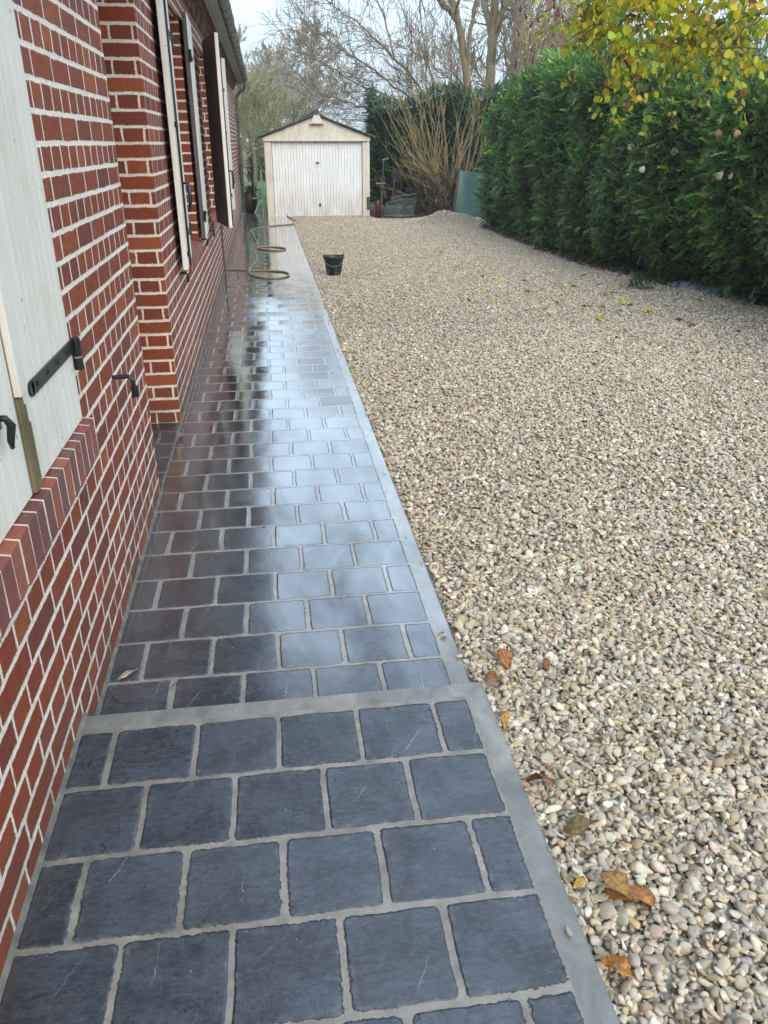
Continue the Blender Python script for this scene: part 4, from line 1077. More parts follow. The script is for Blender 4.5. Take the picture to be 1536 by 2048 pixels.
# sumac with dark red cones behind the hedge
def sumac():
    random.seed(5); b = Vector((6.6, 18.2, 0)); e = empty('sumac_shrub', b, 'bare sumac with upright dark red seed cones behind the hedge', 'shrub')
    g = MB(); gc = MB(); cm = plain('dark_red_sumac_cone', (.085, .018, .018), .9, var=.5, scale=40, bump=.01)
    for k in range(34):
        px = random.uniform(1040, 1290); py = random.uniform(-40, 90) ; Y = random.uniform(17.4, 19.4)
        t = atY(px, py, Y) - b; a = Vector((t.x * .5 + random.gauss(0, .1), t.y * .5, 0)); m_ = a.lerp(t, .6) + Vector((random.gauss(0, .1), 0, 0))
        g.tube([a, m_, t], [.03, .02, .008], 5, 0, None, cap=False)
        for q in range(7):
            s = m_.lerp(t, random.random()); u = s + Vector((random.gauss(0, .28), random.gauss(0, .2), random.uniform(.15, .5)))
            g.tube([s, (s + u) / 2 + Vector((0, 0, .03)), u], [.009, .007, .005], 4, 0, None, cap=False)
            if random.random() < .28:
                h = random.uniform(.10, .2); w = random.uniform(.022, .036); bend = Vector((random.gauss(0, .02), 0, 0))
                gc.tube([u, u + Vector((0, 0, h * .3)), u + Vector((0, 0, h * .7)) + bend, u + Vector((0, 0, h)) + bend * 2], [w * .6, w, w * .8, w * .2], 6); gc.build('seed_cone', cm, e); gc = MB()
    g.build('stems', M['stem'], e)
sumac()
# tangle of brown reed-like stems behind the hedge on the right
def thicket():
    random.seed(9); b = Vector((8.2, 14.0, 0)); e = empty('thicket', b, 'tangle of brown upright stems above the hedge behind the yellow leaves', 'shrub')
    g = MB()
    for k in range(330):
        x = random.uniform(-1.9, 2.2); y = random.uniform(-2.6, 2.6)
        h = random.uniform(2.2, 4.6); t = Vector((x + random.gauss(0, .35), y + random.gauss(0, .3), h)); a = Vector((x, y, 0))
        m_ = a.lerp(t, .55) + Vector((random.gauss(0, .12), random.gauss(0, .1), 0))
        r = random.uniform(.006, .02); g.tube([a, m_, t], [r, r * .8, .003], 4, 0 if k % 3 else 1, None, cap=False)
        for q in range(4):
            s = m_.lerp(t, random.random()); u = s + Vector((random.gauss(0, .2), random.gauss(0, .2), random.uniform(.05, .5)))
            g.tube([s, u], [.005, .002], 3, 1, None, cap=False)
    g.build('stems', [M['stem'], M['twig']], e)
    n = 2600; x = rng.uniform(-2.4, 2, n); y = rng.uniform(-2.5, 2.5, n); z = rng.uniform(1.4, 3.3, n) - .25 * np.abs(x)
    P = np.stack([x, y, z], 1); c = np.where((rng.random(n) < .6)[:, None], np.array([.10, .14, .035]), np.array([.16, .09, .05])) * rng.uniform(.5, 1.4, (n, 1))
    V, F, C_ = place_fronds(P, rng.normal(size=(n, 3)), rng.uniform(.9, 1.6, n), c)
    raw_mesh('leaves', V, F, M['foliage'], C_, parent=e)
thicket()
# olive conifer rising above the hedge
def loose_conifer(x, Y, h, r, label, n=4200, col=(.075, .11, .03)):
    e = empty('conifer_tree', (x, Y, 0), label, 'tree')
    g = MB(); g.tube([(0, 0, 0), (0, 0, h * .9)], [.09, .015], 7); g.build('trunk', M['bark'], e)
    u = rng.random(n) ** .8; z = .6 + u * (h - .6); rr = r * (1 - .75 * u) * rng.uniform(.55, 1.0, n) * (1 + .25 * np.sin(z * 6)); a = rng.uniform(0, 2 * PI, n)
    P = np.stack([rr * np.cos(a), rr * np.sin(a), z], 1); Nn = np.stack([np.cos(a), np.sin(a), np.full(n, .8)], 1)
    c = np.array(col) * rng.uniform(.5, 1.5, (n, 1)) * (1 + .8 * np.clip(fbm(P[:, 0], P[:, 1], P[:, 2], 2.0), -.5, .6))[:, None]
    V, F, C_ = place_fronds(P, Nn, rng.uniform(1.0, 2.0, n), c, down=.1)
    raw_mesh('foliage', V, F, M['foliage'], C_, parent=e)
loose_conifer(6.0, 15.2, 3.25, 1.0, 'feathery olive green conifer top rising above the middle of the hedge')
loose_conifer(6.9, 12.9, 3.05, 1.1, 'bluish feathery conifer top above the hedge, left of the yellow leaves', col=(.05, .085, .05))

# ------------------------------------------------------------------ distant misty trees, fence, things left of the garage
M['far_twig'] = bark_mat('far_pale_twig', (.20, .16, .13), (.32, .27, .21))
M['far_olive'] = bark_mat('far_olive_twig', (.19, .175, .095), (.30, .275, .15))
def far_tree(x, Y, h, seed, label, mat, w=.45, n=18, minr=.012, group=None, droop=.15):
    random.seed(seed); e = empty('distant_tree', (x, Y, -.05), label, 'tree', group)
    g = MB(); g2 = MB(); g.tube([(0, 0, 0), (.1, 0, h * .25), (0, 0, h * .6), (.1, 0, h * .95)], [h * .022, h * .017, h * .01, minr], 7, cap=False)
    for k in range(n):
        z = h * random.uniform(.12, .9); a = random.uniform(0, 2 * PI); L = h * w * (1.1 - z / h) * random.uniform(.6, 1.1)
        d = Vector((math.cos(a), math.sin(a), random.uniform(.2, .9)))
        grow(g2, Vector((0, 0, z)), d, L, h * .006, 1, 4, 4, (3, 5), .75, droop, None, minr, .22)
    g.build('trunk', mat, e); g2.build('crown', [mat, mat], e)
far_tree(-.9, 40, 6.4, 41, 'misty bare tree showing between the downpipe and the garage roof', M['far_twig'])
far_tree(.75, 46, 6.2, 42, 'misty bare tree just left above the garage ridge', M['far_twig'])
far_tree(-.35, 28.5, 3.6, 43, 'olive coloured willow scrub left of the garage wall', M['far_olive'], w=.6, n=30, minr=.005)
far_tree(.2, 30.5, 4.2, 46, 'olive twiggy tree half hidden behind the garage', M['far_olive'], w=.55, n=38, minr=.007)
far_tree(5.0, 85, 12.5, 44, 'very faint misty tree above the garage ridge', M['far_twig'], n=34, minr=.03)
far_tree(1.6, 90, 11.0, 45, 'very faint misty tree to the left of the garage ridge', M['far_twig'], n=34, minr=.03)
far_tree(13, 34, 9, 47, 'tall bare tree behind the thicket on the right', M['twig'], n=34, minr=.012)
far_tree(8.6, 30, 8, 48, 'tall bare tree behind the sumac', M['twig'], n=34, minr=.010)
# far scrub belt
n = 9000; x = rng.uniform(-14, 22, n); y = 44 + rng.uniform(-2, 2, n) + .05 * x; z = rng.random(n) * (1.6 + .6 * np.sin(x * .7))
V, F, C_ = place_fronds(np.stack([x, y, z], 1), rng.normal(size=(n, 3)), rng.uniform(3, 6, n), np.array([.12, .13, .06]) * rng.uniform(.5, 1.4, (n, 1)))
o = raw_mesh('far_scrub', V, F, M['foliage'], C_); tag(o, 'distant grey green scrub and hedgerow beyond the lawn', 'scrub', kind='stuff')

fe = empty('wire_fence', (-2.35, 25.5, 0), 'green welded wire fence across the lawn beyond the garage', 'fence')
g = MB()
for k in range(75): g.box(-.0025 + k * .055, .0025 + k * .055, -.003, .003, 0, 1.15)
for z in (.08, .35, .65, .95, 1.14): g.box(0, 4.1, -.007, -.003, z, z + .008)
g.build('mesh_panel', plain('dark_green_wire', (.03, .045, .03), .5, .2), fe)
for x in (0, 2.0, 4.1):
    g = MB(); g.box(x - .025, x + .025, .005, .05, -.05, 1.2); g.build('post', M['iron'], fe)

def pot():
    e = empty('plant_pot', (-.40, 22.3, -.05), 'round dark brown urn planter just past the end of the path', 'planter')
    g = MB(); g.lathe([(.001, 0), (.10, 0), (.16, .12), (.20, .28), (.19, .40), (.165, .46), (.18, .49), (.16, .49), (.14, .42), (.001, .42)], 0, 0, 20)
    g.build('urn', plain('glazed_brown', (.05, .03, .02), .4), e, smooth=True)
    n = 160; P = np.stack([rng.normal(0, .12, n), rng.normal(0, .12, n), .1 + rng.random(n) * .2], 1); P[:, 0] += .02
    P = np.concatenate([P, np.stack([rng.normal(.05, .07, n), rng.normal(0, .07, n), rng.uniform(.44, .6, n)], 1)])
    c = np.array([.05, .06, .025]) * rng.uniform(.5, 1.6, (len(P), 1))
    V, F, C_ = place_fronds(P[n:], rng.normal(size=(n, 3)) * .4 + [[0, 0, 1]], rng.uniform(.5, .9, n), c[n:])
    raw_mesh('plant', V, F, M['foliage'], C_, parent=e)
pot()
def chair():
    e = empty('folding_chair', (-.02, 22.0, -.05), 'green folding garden chair with white poles beside the garage wall', 'chair')
    wm = plain('white_tube', (.7, .72, .7), .35); gm = plain('mint_green_cloth', (.16, .42, .27), .7)
    for (x, y) in ((-.05, -.2), (-.05, .2)):
        g = MB(); g.tube([(x, y, 0), (x, y, 1.0)], .016, 8); g.build('pole', wm, e)
    g = MB(); g.box(-.30, .02, -.2, .2, .36, .375); g.build('seat', gm, e)
    g = MB(); g.hexa([(-.20, -.21, .38), (-.03, -.21, .38), (-.03, .2, .38), (-.2, .2, .38), (-.045, -.21, .72), (-.03, -.21, .72), (-.03, .2, .72), (-.045, .2, .72)]); g.build('backrest', gm, e)
    for x in (-.28, .0):
        g = MB(); g.tube([(x, -.19, 0), (x * .3, -.19, .36)], .012, 8); g.build('leg', wm, e)
chair()

# ------------------------------------------------------------------ things right of the garage
def grille(name, loc, rz, tilt, w, h, n, label, col):
    e = empty(name, loc, label, 'grille', 'metal grilles leaning right of the garage', rz)
    m_ = plain('galvanised_' + name, col, .5, .3)
    g = MB()
    def P(x, z, y=0): return (x + z * .12, y + z * tilt, z)
    for k in range(n):
        x = w * k / (n - 1); g.tube([P(x, 0), P(x, h)], .007, 5)
    g.build('bars', m_, e)
    for (a, b, rr) in ((P(-.02, h), P(w + .02, h + .10), .012), (P(-.02, .02), P(w + .02, .02), .008)):
        g = MB(); g.tube([a, b], rr, 6); g.build('rail', m_, e)
grille('leaning_grille', (2.98, 20.30, 0), -.30, .25, .56, .40, 15, 'larger pale barred grille leaning at the foot of the dark hedge', (.11, .115, .11))
grille('leaning_grille', (2.82, 20.12, 0), -.30, .30, .34, .28, 9, 'smaller grey barred grille leaning in front of the larger one', (.09, .10, .10))
e = empty('fuel_can', (2.66, 20.15, -.02), 'dark red can standing against the garage corner', 'can')
g = MB(); g.lathe([(.001, 0), (.07, 0), (.075, .02), (.075, .33), (.06, .37), (.02, .385), (.001, .385)], 0, 0, 18)
g.build('body', plain('dark_red_enamel', (.055, .004, .007), .4), e, smooth=True)
g = MB(); g.tube([(-.03, 0, .375), (-.03, 0, .42), (.03, 0, .42), (.03, 0, .375)], .008, 6); g.build('handle', M['iron'], e)
def tool(loc, h, lean, head, label, hm):
    e = empty('garden_tool', loc, label, 'tool', 'garden tools leaning by the garage')
    g = MB(); g.tube([(0, 0, .0), (lean[0] * h, lean[1] * h, h)], .013, 7); g.build('shaft', hm, e)
    T = Vector((lean[0] * h, lean[1] * h, h)); g = MB()
    if head == 'rake':
        g.box(T.x - .12, T.x + .12, T.y - .01, T.y + .01, T.z - .01, T.z + .02)
        for k in range(9): g.tube([(T.x - .11 + k * .0275, T.y, T.z), (T.x - .11 + k * .0275, T.y - .06, T.z - .02)], .004, 4)
    elif head == 'hoe': g.hexa([(T.x - .03, T.y, T.z), (T.x + .13, T.y, T.z + .03), (T.x + .13, T.y + .01, T.z + .03), (T.x - .03, T.y + .01, T.z), (T.x - .03, T.y, T.z + .035), (T.x + .13, T.y, T.z + .065), (T.x + .13, T.y + .01, T.z + .065), (T.x - .03, T.y + .01, T.z + .035)])
    else: g.hexa([(T.x - .09, T.y, T.z - .25), (T.x + .09, T.y, T.z - .25), (T.x + .09, T.y + .02, T.z - .25), (T.x - .09, T.y + .02, T.z - .25), (T.x - .10, T.y, T.z), (T.x + .10, T.y, T.z), (T.x + .1, T.y + .02, T.z), (T.x - .1, T.y + .02, T.z)])
    g.build('head', M['iron'] if head == 'shovel' else M['zinc'], e)
wood = plain('grey_handle_wood', (.06, .052, .038), .7)
tool((2.80, 20.45, 0), 1.22, (.05, .12), 'hoe', 'tallest pale-headed garden tool leaning by the garage', wood)
tool((2.78, 20.30, 0), .72, (-.02, .1), 'rake', 'rake with its head up beside the red can', wood)
tool((3.02, 20.5, 0), 1.0, (.14, .12), 'shovel', 'thin garden tool leaning right over the grilles', wood)

e = empty('green_board', (4.40, 19.85, 0), 'dark green plastic sheet propped upright between the coppice and the hedge', 'board')
c4 = [atY(908, 432, 19.85), atY(1000, 436, 19.55), atY(1000, 350, 19.75), atY(921, 341, 20.1)]
g = MB(); L4 = [p - Vector(e.location) for p in c4]; nn = Vector((.1, -1, .1)).normalized() * .012
nU, nV = 10, 8; grid = []
for side in (0, 1):
    gi = []
    for j in range(nV + 1):
        for i in range(nU + 1):
            u, v = i / nU, j / nV; p = L4[0].lerp(L4[1], u).lerp(L4[3].lerp(L4[2], u), v)
            p = p + Vector((0, 1, 0)) * (.035 * math.sin(u * 5.5 + v) + .015 * math.sin(u * 13)) + (nn if side else Vector())
            gi.append(g.vert(p))
    grid.append(gi)
for side in (0, 1):
    for j in range(nV):
        for i in range(nU):
            a = j * (nU + 1) + i; q = [grid[side][k] for k in (a, a + 1, a + nU + 2, a + nU + 1)]
            g.idx(q if side else q[::-1])
g.build('sheet', plain('dark_green_plastic', (.016, .075, .048), .38, var=.25, scale=3), e, smooth=True)
g = MB(); g.tube([L4[0] + Vector((-.02, .05, 0)), L4[3] + Vector((-.02, .05, .05))], .02, 6); g.build('stake', M['dark_twig'], e)

# ------------------------------------------------------------------ bucket
e = empty('bucket', (.852, 10.95, -.01), 'black rubber builder\'s bucket splashed with dried cement, standing on the gravel', 'bucket')
n_ = N('black_rubber_cement'); p_ = n_.obj(); a_ = n_.noise(n_.scale(p_, (1, 1, .5)), 22, 4, .6, 1.5); _, _, z_ = n_.sep(p_)
cc = n_.mix(n_.mul(n_.rng(a_, .52, .62, 0, 1), n_.rng(z_, .0, .24, .9, .1)), (.010, .011, .013), (.16, .165, .16))
M['rubber'] = n_.pbr(cc, .45)
g = MB(); g.lathe([(.001, 0), (.088, 0), (.092, .008), (.112, .12), (.132, .232), (.142, .236), (.143, .252), (.134, .255), (.128, .245), (.108, .12), (.086, .014), (.001, .014)], 0, 0, 28)
for k in range(2):
    a = PI * k + .25; g.box(.132 * math.cos(a) - .015, .132 * math.cos(a) + .015, .132 * math.sin(a) - .012, .132 * math.sin(a) + .012, .235, .272)
g.build('body', M['rubber'], e, smooth=True)
g = MB(); g.tube([(.136 * math.cos(t) , -.02 - .115 * math.sin(t), .245 - .11 * math.sin(t)) for t in [PI * k / 14 for k in range(15)]], .0035, 6)
g.build('handle', M['steel'], e)

# ------------------------------------------------------------------ hose
def spline(pts, per=8):
    P_ = [pts[0]] + pts + [pts[-1]]; out = []
    for i in range(1, len(P_) - 2):
        p0, p1, p2, p3 = P_[i - 1:i + 3]
        for k in range(per):
            t = k / per; out.append(.5 * ((2 * p1) + (p2 - p0) * t + (2 * p0 - 5 * p1 + 4 * p2 - p3) * t * t + (3 * p1 - p0 - 3 * p2 + p3) * t ** 3))
    out.append(P_[-2]); return out
hp = [(448, 539), (470, 539), (497, 540.5), (535, 541), (566, 543), (577, 547), (575, 552), (555, 556), (525, 555), (506, 551), (498.5, 543), (504, 532), (511, 524), (514, 516), (511, 506), (512, 498), (519, 494), (540, 493), (560, 494.5), (571, 497), (566, 500), (545, 500.5), (528, 499), (517, 496.5), (514, 490), (513.5, 483), (507, 471), (500.5, 463), (504, 459), (520, 455), (545, 451.5), (570, 449.5), (590, 447.5)]
R_H = .0115
pw3 = [atZ(x, y, R_H) for x, y in hp]
hs = spline(pw3); 
for i, p in enumerate(hs):
    if p.x > .58: p.z = max(p.z, gz(p.x, p.y) + .02)
g = MB(); g.tube(hs, R_H, 8)
o = g.build('garden_hose', plain('tan_hose', (.21, .165, .10), .4, var=.2), smooth=True); tag(o, 'long tan garden hose snaking in loops along the wet path', 'hose')
g = MB(); g.tube(spline([atZ(x, y, .014) for x, y in [(566, 427.8), (572, 430), (578, 434), (584, 438), (592, 441)]]), .011, 7)
o = g.build('garden_hose', plain('dark_hose', (.06, .05, .035), .4), smooth=True); tag(o, 'short dark length of hose crossing the far corner of the path by the garage', 'hose')

# ------------------------------------------------------------------ yellow-leaved tree on the right
def yellow_tree():
    random.seed(21)
    base = Vector((5.6, 4.3, 0)); e = empty('yellow_leaved_tree', base, 'tree with drooping yellow green autumn leaves reaching in over the hedge at top right', 'tree')
    g = MB(); O = base
    def A(x, y, Y): return atY(x, y - 70, Y) - O
    g.tube([(0, 0, 0), (-.05, .1, 1.2), (-.2, .15, 2.4), (-.15, .2, 3.8)], [.13, .11, .085, .05], 10, cap=False)
    limbs = []
    def limb(px, r0, r1, start=None):
        pts = ([start] if start is not None else []) + [A(*p) for p in px]; s = spline(pts, 5); n = len(s)
        s = [p + Vector((random.gauss(0, .008), random.gauss(0, .008), random.gauss(0, .008))) for p in s]
        g.tube(s, [r0 + (r1 - r0) * k / (n - 1) for k in range(n)], 7, cap=False); limbs.append((s, r0, r1)); return s
    st = Vector((-.18, .15, 2.6))
    main = limb([(1640, -20, 4.5), (1536, 12, 4.7), (1440, 30, 4.8), (1370, 62, 4.9), (1300, 90, 5.0), (1240, 115, 5.1), (1205, 130, 5.15)], .030, .004, st)
    limb([(1560, -60, 4.4), (1430, -25, 4.5), (1330, 5, 4.6), (1260, 32, 4.7), (1195, 55, 4.8), (1170, 38, 4.85)], .02, .003, st)
    limb([(1700, 60, 4.2), (1600, 90, 4.4), (1500, 100, 4.5), (1420, 120, 4.6), (1350, 135, 4.7)], .02, .004, st)
    limb([(1700, -200, 4.3), (1500, -150, 4.5), (1350, -90, 4.6), (1230, -40, 4.8), (1160, 0, 4.9)], .02, .003, Vector((-.15, .2, 3.5)))
    limb([(1300, 90, 5.0), (1270, 130, 4.95), (1240, 170, 4.9), (1262, 215, 4.9)], .007, .002)
    limb([(1440, 40, 4.8), (1400, 90, 4.7), (1370, 140, 4.65), (1340, 175, 4.6)], .008, .002)
    limb([(1370, 62, 4.9), (1310, 60, 5.0), (1230, 62, 5.1), (1175, 70, 5.2)], .007, .002)
    limb([(1240, 115, 5.1), (1200, 112, 5.1), (1170, 95, 5.15), (1172, 75, 5.2)], .005, .002)
    limb([(1520, 100, 4.5), (1480, 140, 4.45), (1440, 165, 4.4)], .008, .002)
    tips = []
    for (s, r0, r1) in list(limbs):
        for k in range(16):
            j = random.randint(len(s) // 4, len(s) - 2); d = (s[j + 1] - s[j]).normalized()
            nd = (d + Vector((random.gauss(0, .6), random.gauss(0, .6), random.gauss(-.15, .4)))).normalized(); L = random.uniform(.12, .42)
            q = [s[j]]
            for m_ in range(5): nd = (nd + Vector((random.gauss(0, .15), random.gauss(0, .15), -.09))).normalized(); q.append(q[-1] + nd * L / 5)
            g.tube(q, [.0035, .003, .0026, .0022, .0018, .0012], 4, cap=False); tips.append(q)
    g.build('branches', M['dark_twig'], e)
    V = []; F = []; T = []; V2 = []; 
    def leaf(p, size, col, hang=.8):
        lv, lf = leaf_geo(size, 'round', random.uniform(-.05, .35), random.uniform(0, .5))
        dn = Vector((random.gauss(0, .5), random.gauss(0, .5), -hang + random.gauss(0, .35))).normalized()
        sx = dn.cross(Vector((random.gauss(0, 1), random.gauss(0, 1), random.gauss(0, .5)))).normalized(); nz_ = sx.cross(dn)
        b = len(V); stalk = p + dn * size * .25
        ph = random.uniform(0, 6)
        for a in lv: V.append(tuple(stalk + sx * (a[0] * (1 + .10 * math.sin(a[1] / size * 11 + ph))) + dn * a[1] + nz_ * (a[2] + .05 * size * math.sin(a[0] / size * 8 + a[1] / size * 5 + ph))))
        T.extend([col] * len(lv)); F.extend([tuple(b + k for k in f) for f in lf])
    cols = [(.50, .45, .02), (.36, .41, .025), (.28, .36, .025), (.58, .46, .015), (.18, .28, .025), (.22, .32, .03), (.46, .42, .02), (.50, .34, .02)]
    def col():
        r = random.random(); c = random.choice(cols) if r < .97 else (.30, .13, .05)
        k = random.uniform(.75, 1.4); return tuple(q * k for q in c)
    for q in tips:
        for k in range(random.randint(5, 9)): leaf(q[random.randint(1, 5)] + Vector((random.gauss(0, .02), random.gauss(0, .02), random.gauss(0, .02))), random.uniform(.025, .048), col())
    for (s, r0, r1) in limbs:
        for k in range(22): leaf(s[random.randint(len(s) // 4, len(s) - 1)] + Vector((random.gauss(0, .03), random.gauss(0, .03), random.gauss(-.03, .03))), random.uniform(.025, .050), col())
    # lower hanging clusters seen in the photograph
    for (x, y, n) in [(1262, 200, 16), (1250, 215, 8), (1300, 190, 12), (1345, 165, 26), (1380, 150, 20), (1430, 150, 26), (1330, 120, 30), (1480, 130, 20), (1500, 190, 8), (1210, 95, 24), (1400, 100, 44), (1450, 60, 40), (1500, 40, 40), (1360, 30, 40), (1280, 20, 36), (1230, 50, 34), (1190, 20, 22), (1520, 110, 30), (1300, 60, 36), (1270, 130, 14), (1215, 140, 6), (1415, 20, 40), (1350, 80, 40), (1500, 85, 30)]:
        for k in range(int(n * 1.7)):
            p = A(x + random.gauss(0, 22), y + random.gauss(0, 15), random.uniform(4.4, 5.2)); leaf(p, random.uniform(.025, .050), col())
    raw = raw_mesh('leaves', np.array(V), np.array(F), M['leaf'], np.array(T), smooth=True, parent=e)
yellow_tree()

# ------------------------------------------------------------------ fallen leaves
def fallen(p, size, col, label, group, kind='oval', curl=1.2, fold=.4, rz=None, tilt=.3):
    lv, lf = leaf_geo(size, kind, fold * random.uniform(.6, 1.3), curl * random.uniform(.5, 1.2))
    me = bpy.data.meshes.new('fallen_leaf')
    pts = [(x + .06 * size * math.sin(y * 40 / size * .05 + x * 90), y - size * .5, z + .08 * size * math.sin(x / size * 9 + y / size * 7)) for x, y, z in lv]
    me.from_pydata(pts, [], lf); me.materials.append(M['dry_leaf'])
    ca = me.color_attributes.new('tint', 'FLOAT_COLOR', 'POINT'); ca.data.foreach_set('color', [q for _ in pts for q in (*col, 1)])
    me.polygons.foreach_set('use_smooth', [True] * len(lf))
    o = bpy.data.objects.new('fallen_leaf', me); COL.objects.link(o); o.location = p
    o.rotation_euler = (random.gauss(0, tilt), random.gauss(0, tilt), random.uniform(0, 6.28) if rz is None else rz)
    sm = o.modifiers.new('thick', 'SOLIDIFY'); sm.thickness = .0006
    tag(o, label, 'leaf', group); return o
random.seed(77)
BR = (.26, .095, .03); OR = (.42, .17, .035); YO = (.50, .30, .05)
near = [
 (1078, 1578, .07, BR, 'round brown leaf lying against the kerb by the first slab row', 'oval', 1.2),
 (1232, 1798, .075, (.36, .19, .05), 'mottled yellow brown leaf, left one of the touching pair near the bottom', 'oval', .5),
 (1282, 1812, .075, OR, 'orange crumpled leaf, right one of the touching pair near the bottom', 'oval', 2.6),
 (1158, 1788, .03, YO, 'small yellow leaf scrap on the gravel beside the kerb', 'oval', 1.0),
 (1225, 1955, .045, (.50, .17, .02), 'bright orange leaf at the kerb edge near the bottom of the picture', 'oval', .3),
 (1245, 1968, .045, (.40, .17, .04), 'thin tan orange leaf just behind the bright orange one at the kerb', 'oval', .8),
 (1158, 1675, .07, (.26, .18, .07), 'flat olive brown leaf half buried in the pebbles', 'oval', .2),
 (990, 1366, .06, (.30, .11, .03), 'curled brown leaf at the corner of the step', 'oval', 2.2),
 (1010, 1325, .065, (.33, .12, .03), 'folded upright orange brown leaf above the step corner', 'oval', 1.0),
 (1092, 1327, .04, (.25, .09, .035), 'small rust leaf among the pebbles right of the step corner', 'oval', 1.0),
 (1010, 1450, .04, (.45, .25, .04), 'small golden leaf wedged beside the step kerb', 'oval', 1.0),
 (1455, 1525, .035, (.45, .28, .07), 'pale ochre leaf alone on the pebbles at right', 'oval', .8)]
for x, y, s, c, lb, kd, cu in near:
    p = atZ(x, y, .02); p.z = gz(p.x, p.y) + .030 + s * .16; fallen(p, s * 1.25, c, lb, 'brown leaves on the near gravel', kd, cu)
p = atZ(883, 1272, .006); p.z = .006
fallen(p, .05, (.50, .42, .30), 'pale thin leaf on the kerb by the far path', 'leaves on the paving', 'oval', .6, rz=2.2, tilt=.05)
p = atZ(255, 1347, .01); o = fallen(p, .085, (.62, .50, .33), 'long pale willow leaf lying on a slate slab near the wall', 'leaves on the paving', 'oval', .3, rz=-.75, tilt=.03); o.scale = (.42, 1, .5)
p = atZ(527, 1052, .004); fallen(p, .02, (.5, .2, .05), 'tiny orange leaf on a wet slab in the middle of the path', 'leaves on the paving', 'oval', .3, tilt=.05)
farl = [(985, 598), (1057, 580), (1090, 612), (1120, 590), (1165, 610), (1205, 611), (1245, 604), (1220, 585), (1145, 572), (1165, 550), (1200, 632), (1295, 620), (1335, 612), (1400, 607), (1475, 662), (1375, 645), (1120, 570), (1118, 603), (1240, 575), (1210, 590), (940, 600), (1052, 548), (1070, 578), (1085, 545), (1000, 560), (1300, 625), (1360, 640)]
brl = [(1198, 570), (1238, 618), (1235, 670), (1385, 650), (1530, 650), (1145, 640), (965, 550), (1260, 608), (1050, 560), (1180, 610)]
for i, (x, y) in enumerate(farl):
    p = atZ(x, y, .01); p.z = gz(p.x, p.y) + .018
    c = random.choice([(.55, .45, .03), (.45, .42, .05), (.5, .38, .06), (.36, .36, .06)])
    fallen(p, random.uniform(.07, .10), c, 'yellow fallen leaf scattered on the gravel near the hedge', 'yellow leaves scattered on the gravel', 'round', .6)
for i, (x, y) in enumerate(brl):
    p = atZ(x, y, .01); p.z = gz(p.x, p.y) + .02
    fallen(p, random.uniform(.06, .085), random.choice([(.20, .07, .03), (.15, .06, .035), (.3, .12, .05)]), 'brown fallen leaf scattered on the gravel near the hedge', 'brown leaves scattered on the gravel', 'oval', 1.2)
# leaves caught on the hedge
random.seed(3)
for (x, y, Y, c, lb) in [(1262, 293, 9.6, (.6, .55, .3), 'pale leaf caught high on the hedge, leftmost of those caught there'), (1285, 338, 9.3, (.6, .5, .35), 'thin pale leaf caught on the hedge below the high pale one'), (1440, 352, 7.9, (.62, .5, .25), 'pale yellow leaf caught on the hedge, left of the neighbouring pair at right'), (1463, 350, 7.8, (.65, .52, .3), 'pale folded leaf caught on the hedge, right of the neighbouring pair'), (1350, 303, 8.7, (.28, .30, .06), 'olive green leaf caught on the hedge face'), (1475, 268, 7.6, (.45, .22, .1), 'orange brown leaf caught high at the right of the hedge'), (1437, 268, 7.9, (.22, .11, .06), 'brown leaf caught high on the hedge, left of the orange one')]:
    p = atY(x, y, Y); q, _ = hedge_surf(np.array([Y]), np.array([.5])); 
    o = fallen(p, .085, c, lb, 'leaves caught on the hedge', 'round', .6); o.rotation_euler = (1.2 + random.gauss(0, .3), random.gauss(0, .4), random.gauss(-.6, .4))
    # slide along the view ray until it rests on the hedge face
    d = ray(x, y)
    for k in range(400):
        t = 3 + k * .03; w_ = Vector((d.x * t, d.y * t, HC + d.z * t)); tt = min(1, max(0, (w_.z - .06) / (float(hedge_top(w_.y)) - .3) * .82))
        hx, _ = hedge_surf(np.array([w_.y]), np.array([tt]))
        if w_.x > float(hx[0]) - .13: o.location = w_; break
# broad green leaf on the gravel by the hedge
e = empty('broken_sprig', atZ(1278, 578, 0) + Vector((0, 0, .02)), 'broken green sprig with one pale leaf on the gravel near the hedge', 'sprig')
V, F = leaf_geo(.13, 'round', .2, .5); me = bpy.data.meshes.new('leaf'); me.from_pydata([(x, y - .03, z + .06) for x, y, z in V], [], F)
ca = me.color_attributes.new('tint', 'FLOAT_COLOR', 'POINT'); ca.data.foreach_set('color', [q for _ in V for q in (.42, .50, .22, 1)]); me.materials.append(M['dry_leaf'])
o = bpy.data.objects.new('leaf', me); COL.objects.link(o); o.parent = e; o.rotation_euler = (.5, .1, 0)
n = 26; P = np.stack([rng.normal(-.02, .05, n), rng.normal(-.05, .05, n), rng.uniform(0, .04, n)], 1)
V, F, C_ = place_fronds(P, np.tile([[0, .3, .5]], (n, 1)), rng.uniform(.7, 1.1, n), np.tile([[.03, .07, .025]], (n, 1)))
raw_mesh('sprig', V, F, M['foliage'], C_, parent=e)

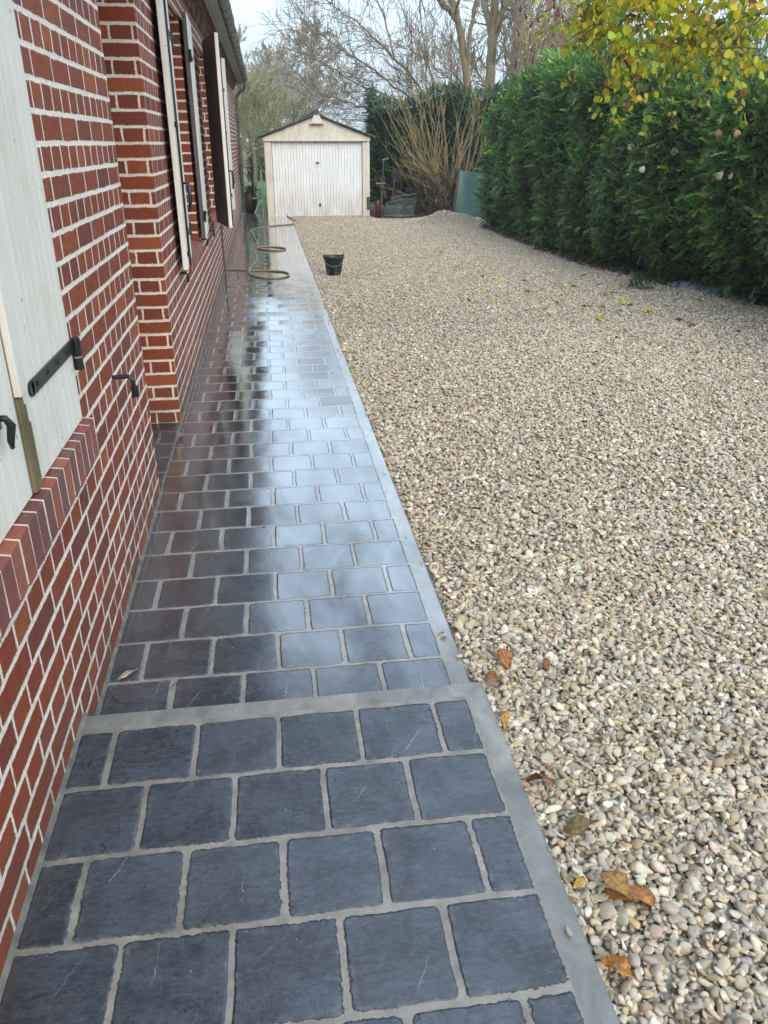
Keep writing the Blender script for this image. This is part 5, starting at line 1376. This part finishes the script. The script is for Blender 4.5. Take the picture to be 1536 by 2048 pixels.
# landscape fabric edge under the hedge
g = MB(); pts = [(1335, 572), (1370, 580), (1400, 587), (1440, 592), (1475, 603), (1505, 612)]; top = []; bot = []
for i, (x, y) in enumerate(pts):
    a = atZ(x, y, .02); bot.append(a); top.append(a + Vector((.10 + .04 * (i % 2), .10, .055 + .03 * (i % 2))))
top[0] = bot[0] + Vector((.05, .08, .03)); k0 = None
b2 = [p for a, b in zip(bot, bot[1:]) for p in (a, a.lerp(b, .5) + Vector((.01, 0, -.005)))] + [bot[-1]]
t2 = [p for a, b in zip(top, top[1:]) for p in (a, a.lerp(b, .5) + Vector((0, .02, .012)))] + [top[-1]]
for i in range(len(b2) - 1):
    m0, m1 = b2[i].lerp(t2[i], .5) + Vector((-.015, 0, .01)), b2[i + 1].lerp(t2[i + 1], .5) + Vector((-.015, 0, .01))
    g.face([b2[i], b2[i + 1], m1, m0]); g.face([m0, m1, t2[i + 1], t2[i]])
o = g.build('landscape_fabric', plain('grey_fabric', (.16, .165, .18), .7, var=.2, scale=6), smooth=True); tag(o, 'crumpled strip of grey landscape fabric showing under the hedge', 'fabric')
sm = o.modifiers.new('thick', 'SOLIDIFY'); sm.thickness = .002
# curled black twig on the slabs
g = MB(); tw = [(222, 1378), (226, 1390), (236, 1400), (262, 1405), (290, 1402), (320, 1385), (350, 1368), (368, 1352)]
g.tube(spline([atZ(x, y, .004) for x, y in tw]), .0013, 5)
tag(g.build('twig', M['dark_twig']), 'thin curved black twig lying on the slabs near the step', 'twig')

# litter under the hedge
n = 4200; y = 5 + 12 * rng.random(n); x = hedge_face_x(y) + rng.uniform(-.12, .45, n)
V, F, C_ = place_fronds(np.stack([x, y, gz(x, y) + .02], 1), rng.normal(size=(n, 3)) * [1, 1, .15], rng.uniform(.35, .8, n), np.array([.060, .035, .020]) * rng.uniform(.5, 1.9, (n, 1)), down=-.0)
o = raw_mesh('leaf_litter', V, F, M['foliage'], C_); tag(o, 'brown dead litter along the foot of the hedge', 'litter', kind='stuff')
n = 46; y = rng.uniform(.9, 13, n); x = .575 - np.abs(rng.normal(0, .022, n)); zz = np.where(y < 1.93, .095, .005)
v, f, c = pebbles(np.stack([x, y, zz + .003], 1), rng.uniform(.010, .022, n), 1, .15)
o = raw_mesh('stray_stones', v, f, M['pebble'], c, smooth=True); tag(o, 'a few stray pebbles spilled onto the kerb edge', 'gravel', kind='stuff')
n = 90; y = rng.uniform(.9, 9, n); x = rng.uniform(-.58, .5, n); zz = np.where(y < 1.93, .091, .001)
v, f, c = pebbles(np.stack([x, y, zz], 1), rng.uniform(.002, .005, n), 0, .3)
o = raw_mesh('grit', v, f, M['pebble'], c, smooth=True); tag(o, 'scattered pale grit on the slabs', 'grit', kind='stuff')
# ------------------------------------------------------------------ haze
hm = bpy.data.materials.new('haze_air'); hm.use_nodes = True; ht = hm.node_tree; ht.nodes.clear()
ho = ht.nodes.new('ShaderNodeOutputMaterial'); hv = ht.nodes.new('ShaderNodeVolumePrincipled')
hv.inputs['Color'].default_value = (.86, .93, 1.0, 1); hv.inputs['Density'].default_value = HAZE
hv.inputs['Anisotropy'].default_value = .2
ht.links.new(hv.outputs[0], ho.inputs['Volume'])
g = MB(); g.box(-95, 125, -25, 265, -1.3, 16)
o = g.build('haze', hm); tag(o, 'thin pale mist in the air', 'haze', kind='stuff')
